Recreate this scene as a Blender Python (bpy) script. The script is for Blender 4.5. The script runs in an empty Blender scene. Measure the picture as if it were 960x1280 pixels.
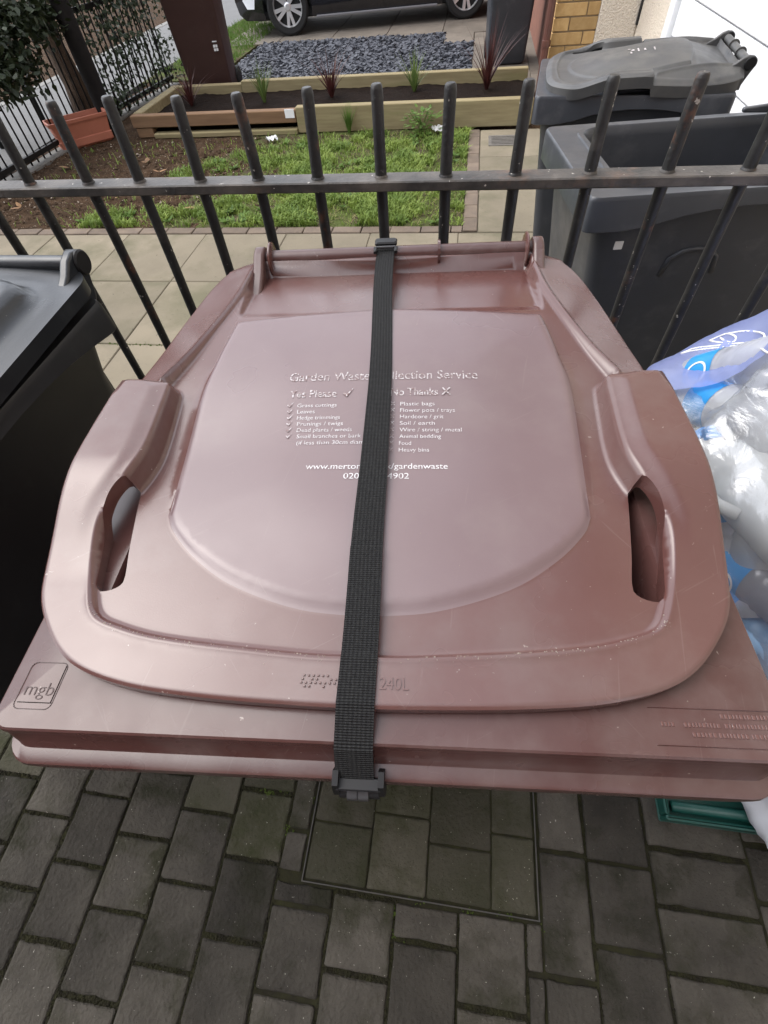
import bpy, bmesh, math, random
import numpy as np
from mathutils import Vector, Matrix, noise
from mathutils.geometry import delaunay_2d_cdt
R = math.radians
rnd = random.Random(7)
S = bpy.context.scene
C = S.collection

# ------------------------------------------------------------------ camera
CAM_H = 1.375
FPX = 590.0                                    # focal length in pixels of the 960 x 1280 photograph
W = np.array([[0.98993436, 0.06794495, -0.12415094],
              [0.12826319, -0.80149494, 0.58408425],
              [-0.05982078, -0.59412906, -0.80214221]])   # image right / image down / forward -> world
cd = bpy.data.cameras.new('camera'); cam = bpy.data.objects.new('camera', cd); C.objects.link(cam)
cam.matrix_world = Matrix(((W[0, 0], -W[0, 1], -W[0, 2], 0), (W[1, 0], -W[1, 1], -W[1, 2], 0),
                           (W[2, 0], -W[2, 1], -W[2, 2], CAM_H), (0, 0, 0, 1)))
cd.sensor_fit = 'VERTICAL'; cd.sensor_height = 32.0; cd.lens = FPX / 1280 * 32.0
cd.clip_start = 0.02; cd.clip_end = 500
S.camera = cam
# ------------------------------------------------------------------ sky, sun, exposure
SUN_EL, SUN_AZ = 56, -82                       # azimuth measured clockwise from +Y
wd = bpy.data.worlds.new('World'); S.world = wd; wd.use_nodes = True
nt = wd.node_tree; nt.nodes.clear()
o_ = nt.nodes.new('ShaderNodeOutputWorld'); bg = nt.nodes.new('ShaderNodeBackground')
sky = nt.nodes.new('ShaderNodeTexSky'); sky.sky_type = 'NISHITA'; sky.sun_disc = False
sky.sun_elevation = R(SUN_EL); sky.sun_rotation = R(SUN_AZ); sky.dust_density = 3.0; sky.air_density = 1.0
hs = nt.nodes.new('ShaderNodeHueSaturation'); hs.inputs['Saturation'].default_value = 0.50
tc = nt.nodes.new('ShaderNodeTexCoord'); nz = nt.nodes.new('ShaderNodeTexNoise')
nz.inputs['Scale'].default_value = 2.2; nz.inputs['Detail'].default_value = 5
cr = nt.nodes.new('ShaderNodeMapRange'); cr.inputs[1].default_value = 0.35; cr.inputs[2].default_value = 0.72
cr.inputs[3].default_value = 0.12; cr.inputs[4].default_value = 0.92
mx = nt.nodes.new('ShaderNodeMix'); mx.data_type = 'RGBA'; mx.inputs['B'].default_value = (8.8, 9.1, 9.8, 1)
nt.links.new(tc.outputs['Generated'], nz.inputs['Vector']); nt.links.new(nz.outputs['Fac'], cr.inputs[0])
nt.links.new(sky.outputs[0], hs.inputs['Color']); nt.links.new(hs.outputs[0], mx.inputs['A'])
nt.links.new(cr.outputs[0], mx.inputs['Factor']); nt.links.new(mx.outputs['Result'], bg.inputs['Color'])
bg.inputs['Strength'].default_value = 0.15
nt.links.new(bg.outputs[0], o_.inputs[0])
sd = bpy.data.lights.new('sun', 'SUN'); sd.energy = 0.8; sd.angle = R(46); sd.color = (1.0, 0.97, 0.93)
sun = bpy.data.objects.new('sun', sd); C.objects.link(sun)
sdir = Vector((math.sin(R(SUN_AZ)) * math.cos(R(SUN_EL)), math.cos(R(SUN_AZ)) * math.cos(R(SUN_EL)), math.sin(R(SUN_EL))))
sun.rotation_euler = sdir.to_track_quat('Z', 'Y').to_euler(); sun.location = (0, 0, 12)
S.view_settings.view_transform = 'Standard'; S.view_settings.look = 'None'
S.view_settings.exposure = 1.2; S.view_settings.gamma = 1.0
S.render.engine = 'CYCLES'

GB = -0.14                                     # the garden beyond the fence lies a step lower
def P(px, py, z=0.0, ax=2):                    # photograph pixel -> point on the plane axis = value
    r = W @ np.array([px - 480.0, py - 640.0, FPX]); o = np.array([0, 0, CAM_H])
    t = (z - o[ax]) / r[ax]
    return o + t * r

# ------------------------------------------------------------------ materials
def mat(name, col, rough=0.6, col2=None, scale=8.0, detail=5.0, lo=0.35, hi=0.65, bump=0.0, bscale=60.0, spec=0.5,
        rvar=0.0, rand=0.0, speck=None, speck_scale=220.0, speck_thr=0.72, metallic=0.0, stretch=None, dirt=None, dirt_scale=3.0, dirt_lo=.5, dirt_hi=.7,
        coat=0.0, scr=None, bdist=0.002):
    m = bpy.data.materials.new(name); m.use_nodes = True; t = m.node_tree; N = t.nodes; L = t.links
    b = N['Principled BSDF']; b.inputs['Roughness'].default_value = rough; b.inputs['Metallic'].default_value = metallic
    b.inputs['Specular IOR Level'].default_value = spec; b.inputs['Coat Weight'].default_value = coat
    tcn = N.new('ShaderNodeTexCoord'); vec = tcn.outputs['Object']
    oi = N.new('ShaderNodeObjectInfo')
    add = N.new('ShaderNodeVectorMath'); add.operation = 'ADD'
    rs = N.new('ShaderNodeMath'); rs.operation = 'MULTIPLY'; rs.inputs[1].default_value = 37.0
    L.new(oi.outputs['Random'], rs.inputs[0]); L.new(vec, add.inputs[0]); L.new(rs.outputs[0], add.inputs[1]); vec = add.outputs[0]
    if stretch:
        mp = N.new('ShaderNodeMapping'); mp.inputs['Scale'].default_value = stretch; L.new(vec, mp.inputs[0]); vec = mp.outputs[0]
    def noise_(sc, det, a, bb, va=0.0, vb=1.0):
        n = N.new('ShaderNodeTexNoise'); n.inputs['Scale'].default_value = sc; n.inputs['Detail'].default_value = det; n.inputs['Roughness'].default_value = 0.62
        L.new(vec, n.inputs['Vector'])
        r = N.new('ShaderNodeMapRange'); r.inputs[1].default_value = a; r.inputs[2].default_value = bb; r.inputs[3].default_value = va; r.inputs[4].default_value = vb
        L.new(n.outputs['Fac'], r.inputs[0]); return r.outputs[0]
    def mix(fac, a, bcol):
        x = N.new('ShaderNodeMix'); x.data_type = 'RGBA'
        L.new(fac, x.inputs['Factor'])
        if isinstance(a, tuple): x.inputs['A'].default_value = (*a[:3], 1)
        else: L.new(a, x.inputs['A'])
        x.inputs['B'].default_value = (*bcol[:3], 1); return x.outputs['Result']
    c = tuple(col)
    if col2 is not None: c = mix(noise_(scale, detail, lo, hi), c, col2)
    if dirt is not None: c = mix(noise_(dirt_scale, 6, dirt_lo, dirt_hi), c, dirt)
    if speck is not None: c = mix(noise_(speck_scale, 2, speck_thr, speck_thr + .03), c, speck)
    if scr is not None:
        for rot, thr in ((.5, .700), (-.9, .712), (1.4, .705)):
            mp = N.new('ShaderNodeMapping'); mp.vector_type = 'TEXTURE'; mp.inputs['Rotation'].default_value = (0, 0, rot); mp.inputs['Scale'].default_value = (.10, .004, .05); L.new(vec, mp.inputs[0])
            n = N.new('ShaderNodeTexNoise'); n.inputs['Scale'].default_value = 1.0; n.inputs['Detail'].default_value = 2.0; n.inputs['Distortion'].default_value = .9; L.new(mp.outputs[0], n.inputs['Vector'])
            r = N.new('ShaderNodeMapRange'); r.inputs[1].default_value = thr; r.inputs[2].default_value = thr + .05; r.inputs[4].default_value = .12; L.new(n.outputs['Fac'], r.inputs[0]); c = mix(r.outputs[0], c, scr)
    if rand:
        h = N.new('ShaderNodeHueSaturation')
        rr = N.new('ShaderNodeMapRange'); rr.inputs[3].default_value = 1 - rand; rr.inputs[4].default_value = 1 + rand
        L.new(oi.outputs['Random'], rr.inputs[0]); L.new(rr.outputs[0], h.inputs['Value'])
        if isinstance(c, tuple): h.inputs['Color'].default_value = (*c, 1)
        else: L.new(c, h.inputs['Color'])
        c = h.outputs[0]
    if isinstance(c, tuple): b.inputs['Base Color'].default_value = (*c, 1)
    else: L.new(c, b.inputs['Base Color'])
    if rvar: L.new(noise_(scale * 1.7, 4, .3, .7, max(.02, rough - rvar), min(1, rough + rvar)), b.inputs['Roughness'])
    if bump:
        bn = N.new('ShaderNodeBump'); bn.inputs['Strength'].default_value = bump; bn.inputs['Distance'].default_value = bdist
        n = N.new('ShaderNodeTexNoise'); n.inputs['Scale'].default_value = bscale; n.inputs['Detail'].default_value = 6; L.new(vec, n.inputs['Vector'])
        L.new(n.outputs['Fac'], bn.inputs['Height']); L.new(bn.outputs[0], b.inputs['Normal'])
    m['bsdf'] = b.name
    return m
M = {}
BRN = (0.092, 0.039, 0.034)
M['brown'] = mat('brown_plastic', BRN, .25, (0.110, 0.052, 0.046), 3, 8, .38, .70, bump=.03, bscale=700, spec=.68, rvar=.11, dirt=(.140, .098, .091), dirt_scale=5, dirt_lo=.50, dirt_hi=.80, speck=(.26, .21, .19), speck_scale=170, speck_thr=.735, scr=(.24, .19, .18))
M['brown_matt'] = mat('brown_textured_plastic', (0.126, 0.078, 0.081), .33, (0.146, 0.096, 0.099), 3, 8, .38, .7, bump=.045, bscale=800, rvar=.10, spec=.78, dirt=(.170, .124, .120), dirt_scale=5, dirt_lo=.52, dirt_hi=.80, scr=(.26, .21, .20))
M['brown_body'] = mat('brown_plastic_body', (0.066, 0.028, 0.025), .30, (0.084, 0.040, 0.036), 5, 8, .4, .7, bump=.03, bscale=700, spec=.48, rvar=.10, dirt=(.135, .100, .093), dirt_scale=6, dirt_lo=.48, dirt_hi=.76, speck=(.27, .22, .2), speck_scale=150, speck_thr=.735, scr=(.22, .18, .17))
M['dark'] = mat('charcoal_plastic', (0.0390, 0.0429, 0.0507), .38, (0.0494, 0.0533, 0.0624), 6, 5, .4, .7, bump=.06, bscale=300, rvar=.08, dirt=(0.0975, 0.1001, 0.1040), dirt_scale=6, dirt_lo=.55, dirt_hi=.8, speck=(0.2600, 0.2600, 0.2600), speck_scale=160, speck_thr=.77)
M['shadedbody'] = mat('shaded_charcoal_plastic', (.011, .0115, .013), .42, (.016, .0165, .018), 6, 5, .4, .7, dirt=(.03, .03, .03), dirt_scale=8, dirt_lo=.58, dirt_hi=.8)  # left bin's body: darker than charcoal, its shade put into the colour
M['greylid'] = mat('weathered_grey_plastic', (0.0510, 0.0523, 0.0544), .46, (0.0782, 0.0768, 0.0734), 7, 6, .4, .65, bump=.10, bscale=300, rvar=.06, dirt=(0.1156, 0.1122, 0.1020), dirt_scale=6, dirt_lo=.55, dirt_hi=.75, speck=(0.2040, 0.2040, 0.2040), speck_scale=160, speck_thr=.76)
M['blacklid'] = mat('black_plastic_lid', (0.0129, 0.0155, 0.0194), .33, (0.0207, 0.0233, 0.0271), 6, 5, .4, .7, bump=.08, bscale=300, rvar=.06, dirt=(0.0453, 0.0484, 0.0517), dirt_scale=9, dirt_lo=.58, dirt_hi=.8, speck=(0.1294, 0.1294, 0.1294), speck_scale=160, speck_thr=.77)
M['rubber'] = mat('black_rubber', (.012, .012, .012), .8)
M['black_pl'] = mat('black_moulded_plastic', (.009, .009, .010), .5, spec=.3)
M['steel'] = mat('bright_steel', (.62, .62, .63), .3, metallic=1.0)
M['paver'] = mat('concrete_paver', (0.0671, 0.0611, 0.0516), .9, (0.0275, 0.0249, 0.0211), 6, 11, .30, .70, bump=1.0, bscale=110, rand=.34, dirt=(0.0215, 0.0211, 0.0129), dirt_scale=7, dirt_lo=.50, dirt_hi=.66, speck=(0.2408, 0.2322, 0.2064), speck_scale=170, speck_thr=.72, spec=.2, bdist=.006)
M['paver_moss'] = mat('mossy_concrete_paver', (0.0651, 0.0590, 0.0466), .9, (0.0352, 0.0352, 0.0211), 6, 11, .30, .68, bump=1.0, bscale=110, rand=.28, dirt=(0.0255, 0.0273, 0.0123), dirt_scale=7, dirt_lo=.48, dirt_hi=.66, speck=(0.2464, 0.2376, 0.2024), speck_scale=170, speck_thr=.72, spec=.2, bdist=.006)
M['joint'] = mat('joint_dirt', (.016, .0145, .011), .95, (.026, .026, .013), 30, 6, bump=.8, bscale=220, spec=.08)
M['moss'] = mat('moss', (.06, .085, .02), .9, (.035, .05, .012), 60, 4, spec=.08)
M['iron'] = mat('black_painted_iron', (0.0153, 0.0153, 0.0153), .46, (0.0272, 0.0272, 0.0263), 25, 6, .4, .7, bump=.5, bscale=130, rvar=.1, dirt=(0.0595, 0.0544, 0.0493), dirt_scale=16, dirt_lo=.57, dirt_hi=.72, speck=(0.3570, 0.3400, 0.3060), speck_scale=95, speck_thr=.70)
M['ironrust'] = mat('rusting_painted_iron', (0.0153, 0.0153, 0.0153), .5, (0.1275, 0.0510, 0.0255), 22, 6, .55, .70, bump=.7, bscale=140, dirt=(0.0510, 0.0425, 0.0382), dirt_scale=16, dirt_lo=.55, dirt_hi=.72, speck=(0.3400, 0.3145, 0.2805), speck_scale=95, speck_thr=.70)
M['railtop'] = mat('dusty_painted_iron', (.034, .032, .030), .55, (.105, .092, .080), 12, 7, .36, .64, bump=.6, bscale=120, dirt=(.15, .090, .060), dirt_scale=9, dirt_lo=.60, dirt_hi=.76, speck=(.45, .42, .38), speck_scale=85, speck_thr=.70)
M['farIron'] = mat('black_railing_iron', (.010, .010, .010), .6, spec=.3)
M['matblack'] = mat('matt_black_post', (.007, .006, .006), .9, (.012, .010, .009), 20, 5, bump=.6, bscale=60, spec=.15)
M['slab'] = mat('path_concrete', (.218, .186, .134), .88, (.158, .136, .098), 1.4, 10, .34, .66, bump=.5, bscale=60, rand=.07, dirt=(.120, .110, .070), dirt_scale=2.2, dirt_lo=.47, dirt_hi=.68, speck=(.09, .08, .06), speck_scale=50, speck_thr=.70, spec=.25)
M['slabjoint'] = mat('sandy_joint', (.120, .102, .074), .95, (.08, .068, .05), 10, 6, spec=.1)
M['drive'] = mat('drive_concrete', (0.1760, 0.1520, 0.1240), .88, (0.1360, 0.1184, 0.0976), 3, 8, .35, .65, bump=.4, bscale=50, rand=.06, dirt=(0.0960, 0.0840, 0.0680), dirt_scale=2, dirt_lo=.52, dirt_hi=.75, spec=.3)
M['edging'] = mat('edging_brick', (0.1640, 0.1271, 0.0943), .9, (0.1271, 0.0984, 0.0779), 12, 6, bump=.4, bscale=80, rand=.16, spec=.3)
M['asphalt'] = mat('road_asphalt', (0.1870, 0.1913, 0.1997), .75, (0.1615, 0.1658, 0.1700), 2.0, 8, .4, .6, bump=.3, bscale=120, speck=(0.2720, 0.2720, 0.2720), speck_scale=90, speck_thr=.68)
M['pavement'] = mat('pavement_slab', (0.1292, 0.1292, 0.1278), .85, (0.1088, 0.1088, 0.1061), 2.5, 8, bump=.3, bscale=60)
M['kerb'] = mat('kerb_concrete', (0.1870, 0.1827, 0.1700), .85, (0.1530, 0.1487, 0.1360), 5, 6, bump=.3, bscale=60)
M['roadpaint'] = mat('white_road_paint', (.72, .72, .70), .7, (.5, .5, .48), 9, 6, .45, .7)
M['soil'] = mat('soil', (.072, .044, .026), .95, (.036, .022, .013), 10, 8, .35, .65, bump=1.0, bscale=55, bdist=.02, speck=(.24, .19, .14), speck_scale=40, speck_thr=.66, spec=.08)
M['compost'] = mat('dark_compost', (.017, .011, .008), .95, (.009, .006, .005), 20, 8, bump=1.0, bscale=70, bdist=.02, spec=.08)
M['clod'] = mat('soil_clod', (.080, .052, .034), .95, (.036, .023, .015), 30, 5, speck=(.3, .25, .2), speck_scale=25, speck_thr=.62, spec=.08)
M['turf'] = mat('lawn_ground', (0.0723, 0.0892, 0.0272), .95, (0.0638, 0.0493, 0.0323), 6, 7, .42, .62, bump=1.0, bscale=70, bdist=.015, spec=.08)
def leafmat(name, c1, c2, rough=.6, spec=.3, trans=.25, sc=3.0):
    m = mat(name, c1, rough, c2, sc, 3, .35, .65, spec=spec)
    t = m.node_tree; N = t.nodes; L = t.links; b = N[m['bsdf']]
    out = [n for n in N if n.type == 'OUTPUT_MATERIAL'][0]
    tr = N.new('ShaderNodeBsdfTranslucent'); ms = N.new('ShaderNodeMixShader'); ms.inputs[0].default_value = trans
    bc = b.inputs['Base Color']
    if bc.links: L.new(bc.links[0].from_socket, tr.inputs['Color'])
    else: tr.inputs['Color'].default_value = bc.default_value
    L.new(b.outputs[0], ms.inputs[1]); L.new(tr.outputs[0], ms.inputs[2]); L.new(ms.outputs[0], out.inputs['Surface'])
    return m
M['grass'] = leafmat('grass_blades', (0.2239, 0.2969, 0.0625), (0.1250, 0.1928, 0.0365), .6, .25, .3, 5)
M['weed'] = leafmat('weed_leaves', (0.1173, 0.1955, 0.0343), (0.0684, 0.1271, 0.0245), .6, .25, .3, 8)
M['greenplant'] = leafmat('green_strap_leaves', (0.1360, 0.1870, 0.0510), (0.0765, 0.1190, 0.0298), .5, .4, .25, 8)
M['redplant'] = leafmat('maroon_strap_leaves', (.042, .013, .013), (.085, .026, .022), .45, .4, .2, 8)
M['evergreen'] = leafmat('evergreen_leaves', (.032, .045, .020), (.018, .026, .012), .5, .35, .12, 5)
M['ivy'] = leafmat('ivy_leaves', (.040, .060, .026), (.022, .034, .016), .5, .35, .15, 5)
M['straw'] = leafmat('straw', (.32, .27, .13), (.22, .18, .08), .7, .2, .2, 8)
M['deadleaf'] = mat('dead_leaf', (.26, .15, .07), .8, (.16, .085, .04), 20, 3, rand=.3)
M['bark'] = mat('tree_bark', (.115, .075, .048), .95, (.060, .040, .028), 9, 8, .38, .62, bump=1.0, bscale=26, bdist=.03, stretch=(3, 3, .6))
M['darkbark'] = mat('dark_bark', (.020, .016, .014), .9, (.010, .009, .009), 10, 8, bump=1.0, bscale=26, bdist=.02, stretch=(3, 3, .6))
M['timber'] = mat('treated_timber', (0.2754, 0.2295, 0.1263), .8, (0.2066, 0.1644, 0.0880), 5, 7, .35, .65, bump=.3, bscale=50, stretch=(.5, 6, 6), dirt=(0.1913, 0.1797, 0.0765), dirt_scale=2, dirt_lo=.55, dirt_hi=.75, spec=.3)
M['timberbrown'] = mat('brown_timber', (0.2080, 0.1240, 0.0680), .8, (0.1520, 0.0880, 0.0480), 5, 7, .35, .65, bump=.3, bscale=50, stretch=(.5, 6, 6), spec=.3)
M['slate'] = mat('slate_chip', (0.0861, 0.0927, 0.1107), .7, (0.0492, 0.0533, 0.0656), 6, 4, .35, .65, bump=.2, bscale=40, spec=.4)
M['slatebed'] = mat('slate_bed', (0.0440, 0.0480, 0.0560), .9, (0.0240, 0.0256, 0.0320), 25, 5)
M['terracotta'] = mat('terracotta_plastic', (0.4250, 0.1487, 0.0935), .55, (0.3570, 0.1190, 0.0723), 4, 5, .4, .7, bump=.1, bscale=90, dirt=(0.2550, 0.1020, 0.0680), dirt_scale=5, dirt_lo=.6, dirt_hi=.8)
M['brick'] = mat('yellow_brick', (0.5040, 0.3330, 0.1485), .85, (0.4140, 0.2565, 0.1035), 14, 6, .35, .65, bump=.4, bscale=70, rand=.18, spec=.3)
M['mortar'] = mat('mortar', (.30, .22, .13), .95, (.24, .18, .11), 20, 6, bump=.3, bscale=90)
M['render'] = mat('cream_render', (.74, .66, .55), .9, (.68, .60, .50), 3, 6, bump=.9, bscale=75, bdist=.02, spec=.2)
M['pvc'] = mat('white_pvc', (.80, .81, .82), .35, (.76, .77, .79), 2, 4)
M['downpipe'] = mat('brown_downpipe', (.13, .05, .035), .4, (.10, .04, .03), 6, 4)
M['oldbrick'] = mat('red_brick', (.25, .11, .075), .9, (.19, .085, .06), 9, 6, bump=.3, bscale=60)
M['roof'] = mat('roof_tile', (.055, .040, .034), .85, (.04, .03, .027), 6, 5)
M['cable'] = mat('black_cable', (.012, .012, .012), .5)
M['carpaint'] = mat('black_car_paint', (.010, .010, .013), .16, coat=.6)
M['glass'] = mat('dark_car_glass', (.012, .014, .016), .06)
M['trim'] = mat('grey_trim', (.20, .20, .21), .38)
M['buckgrey'] = mat('grey_zinc', (.045, .045, .048), .35)
M['alloy'] = mat('silver_alloy', (.66, .66, .66), .32, metallic=.6)
M['tyre'] = mat('tyre', (.014, .014, .014), .85)
M['lens'] = mat('lamp_lens', (.75, .77, .80), .12)
M['white'] = mat('white_label', (.74, .74, .74), .6)
M['green'] = mat('green_plastic', (.007, .075, .058), .42, (.006, .055, .045), 8, 4, dirt=(.03, .085, .07), dirt_scale=10, dirt_lo=.58, dirt_hi=.8)
M['paper'] = mat('white_paper', (.72, .69, .62), .85, (.62, .59, .52), 12, 4, bump=.3, bscale=40)
M['wbag'] = leafmat('white_carrier_bag', (.70, .72, .76), (.62, .64, .69), .38, .5, .35, 6)
M['bluel'] = mat('blue_label', (.03, .30, .62), .35, (.02, .22, .56), 12, 4)
M['dkblue'] = mat('dark_blue_film', (.015, .07, .36), .35)
M['paleblue'] = leafmat('pale_blue_film', (.25, .45, .70), (.45, .58, .74), .35, .5, .3, 9)
M['cap'] = mat('blue_cap', (.04, .22, .55), .4)
M['milk'] = leafmat('milk_plastic', (.74, .76, .76), (.68, .70, .71), .4, .4, .35, 6)
M['lilac'] = leafmat('lilac_film', (.42, .47, .74), (.34, .40, .72), .28, .5, .3, 5)
_t = M['lilac'].node_tree; _o = [n for n in _t.nodes if n.type == 'OUTPUT_MATERIAL'][0]; _tr = _t.nodes.new('ShaderNodeBsdfTransparent'); _tr.inputs[0].default_value = (.78, .83, 1, 1); _mx = _t.nodes.new('ShaderNodeMixShader'); _mx.inputs[0].default_value = .45; _src = _o.inputs['Surface'].links[0].from_socket; _t.links.new(_src, _mx.inputs[1]); _t.links.new(_tr.outputs[0], _mx.inputs[2]); _t.links.new(_mx.outputs[0], _o.inputs['Surface'])
M['lead'] = mat('drain_iron', (.13, .12, .105), .7, (.09, .08, .07), 30, 4, bump=.4, bscale=90)
M['darkmetal'] = mat('dark_galvanised_edge', (.035, .034, .033), .7, (.06, .057, .05), 40, 5, bump=.4, bscale=120)
M['grit'] = mat('pale_grit', (.34, .29, .25), .9, (.2, .16, .13), 300, 2)
def printmat(name, col, wear):                  # flat white print worn through to the plastic
    m = mat(name, col, .55); t = m.node_tree; N = t.nodes; L = t.links; b = N[m['bsdf']]
    tcn = N.new('ShaderNodeTexCoord'); n = N.new('ShaderNodeTexNoise'); n.inputs['Scale'].default_value = 420; n.inputs['Detail'].default_value = 4
    r = N.new('ShaderNodeMapRange'); r.inputs[1].default_value = wear - .12; r.inputs[2].default_value = wear + .12
    x = N.new('ShaderNodeMix'); x.data_type = 'RGBA'; x.inputs['A'].default_value = (.17, .105, .10, 1); x.inputs['B'].default_value = (*col, 1)
    L.new(tcn.outputs['Object'], n.inputs['Vector']); L.new(n.outputs['Fac'], r.inputs[0]); L.new(r.outputs[0], x.inputs['Factor']); L.new(x.outputs['Result'], b.inputs['Base Color'])
    return m
M['print'] = printmat('white_print', (.64, .63, .64), .37)
M['printworn'] = printmat('worn_white_print', (.52, .50, .51), .50)
M['printgrey'] = printmat('worn_grey_print', (.62, .62, .62), .50)
def clearfilm(name, tint=(1, 1, 1), haze=.12, gloss=.12):
    m = bpy.data.materials.new(name); m.use_nodes = True; t = m.node_tree; N = t.nodes; L = t.links; N.clear()
    o = N.new('ShaderNodeOutputMaterial'); tr = N.new('ShaderNodeBsdfTransparent'); tr.inputs[0].default_value = (*tint, 1)
    gl = N.new('ShaderNodeBsdfGlossy'); gl.inputs['Roughness'].default_value = .16
    df = N.new('ShaderNodeBsdfTranslucent'); df.inputs[0].default_value = (.9, .91, .93, 1)
    d2 = N.new('ShaderNodeBsdfDiffuse'); d2.inputs[0].default_value = (.85, .87, .90, 1)
    a0 = N.new('ShaderNodeMixShader'); a0.inputs[0].default_value = .5; L.new(df.outputs[0], a0.inputs[1]); L.new(d2.outputs[0], a0.inputs[2])
    a = N.new('ShaderNodeMixShader'); a.inputs[0].default_value = haze; L.new(tr.outputs[0], a.inputs[1]); L.new(a0.outputs[0], a.inputs[2])
    fr = N.new('ShaderNodeLayerWeight'); fr.inputs['Blend'].default_value = .35
    ml = N.new('ShaderNodeMath'); ml.operation = 'MULTIPLY_ADD'; ml.inputs[1].default_value = .38; ml.inputs[2].default_value = gloss
    L.new(fr.outputs['Fresnel'], ml.inputs[0])
    bb = N.new('ShaderNodeMixShader'); L.new(ml.outputs[0], bb.inputs[0]); L.new(a.outputs[0], bb.inputs[1]); L.new(gl.outputs[0], bb.inputs[2])
    tcn = N.new('ShaderNodeTexCoord'); mp = N.new('ShaderNodeMapping'); mp.inputs['Scale'].default_value = (1.0, 1.0, 2.6); n = N.new('ShaderNodeTexNoise'); n.inputs['Scale'].default_value = 17; n.inputs['Detail'].default_value = 5; n.inputs['Distortion'].default_value = 1.2
    bp = N.new('ShaderNodeBump'); bp.inputs['Strength'].default_value = .6; bp.inputs['Distance'].default_value = .008
    L.new(tcn.outputs['Object'], mp.inputs[0]); L.new(mp.outputs[0], n.inputs['Vector']); L.new(n.outputs['Fac'], bp.inputs['Height']); L.new(bp.outputs[0], gl.inputs['Normal']); L.new(bp.outputs[0], fr.inputs['Normal'])
    L.new(bb.outputs[0], o.inputs['Surface']); return m
M['film'] = clearfilm('clear_polythene', (.99, .995, 1), .13, .10)
M['pet'] = clearfilm('clear_bottle_plastic', (.97, .98, .99), .62, .06)
def webmat():
    m = mat('woven_webbing', (.018, .018, .019), .75, spec=.25); t = m.node_tree; N = t.nodes; L = t.links; b = N[m['bsdf']]
    uv = N.new('ShaderNodeUVMap'); sp = N.new('ShaderNodeSeparateXYZ'); L.new(uv.outputs[0], sp.inputs[0])
    def sn(sock, k, ph=None):
        a = N.new('ShaderNodeMath'); a.operation = 'MULTIPLY'; a.inputs[1].default_value = k; L.new(sock, a.inputs[0]); s_ = a.outputs[0]
        if ph is not None:
            p_ = N.new('ShaderNodeMath'); p_.operation = 'ADD'; L.new(s_, p_.inputs[0]); L.new(ph, p_.inputs[1]); s_ = p_.outputs[0]
        q = N.new('ShaderNodeMath'); q.operation = 'SINE'; L.new(s_, q.inputs[0]); return q.outputs[0]
    a = sn(sp.outputs['Y'], 2 * math.pi / .0034); r0 = sn(sp.outputs['X'], 2 * math.pi / .0019)
    am = N.new('ShaderNodeMath'); am.operation = 'MULTIPLY_ADD'; L.new(a, am.inputs[0]); am.inputs[1].default_value = .45; L.new(r0, am.inputs[2]); w = am.outputs[0]
    n = N.new('ShaderNodeTexNoise'); n.inputs['Scale'].default_value = 260; L.new(uv.outputs[0], n.inputs['Vector'])
    ad = N.new('ShaderNodeMath'); ad.operation = 'MULTIPLY_ADD'; L.new(n.outputs['Fac'], ad.inputs[0]); ad.inputs[1].default_value = 2.4; L.new(w, ad.inputs[2])
    r = N.new('ShaderNodeMapRange'); r.inputs[1].default_value = .6; r.inputs[2].default_value = 3.2; L.new(ad.outputs[0], r.inputs[0])
    x = N.new('ShaderNodeMix'); x.data_type = 'RGBA'; x.inputs['A'].default_value = (.006, .006, .007, 1); x.inputs['B'].default_value = (.030, .031, .030, 1)
    L.new(r.outputs[0], x.inputs['Factor']); L.new(x.outputs['Result'], b.inputs['Base Color'])
    bp = N.new('ShaderNodeBump'); bp.inputs['Strength'].default_value = .7; bp.inputs['Distance'].default_value = .0008; L.new(w, bp.inputs['Height']); L.new(bp.outputs[0], b.inputs['Normal'])
    return m
M['web'] = webmat()

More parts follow.
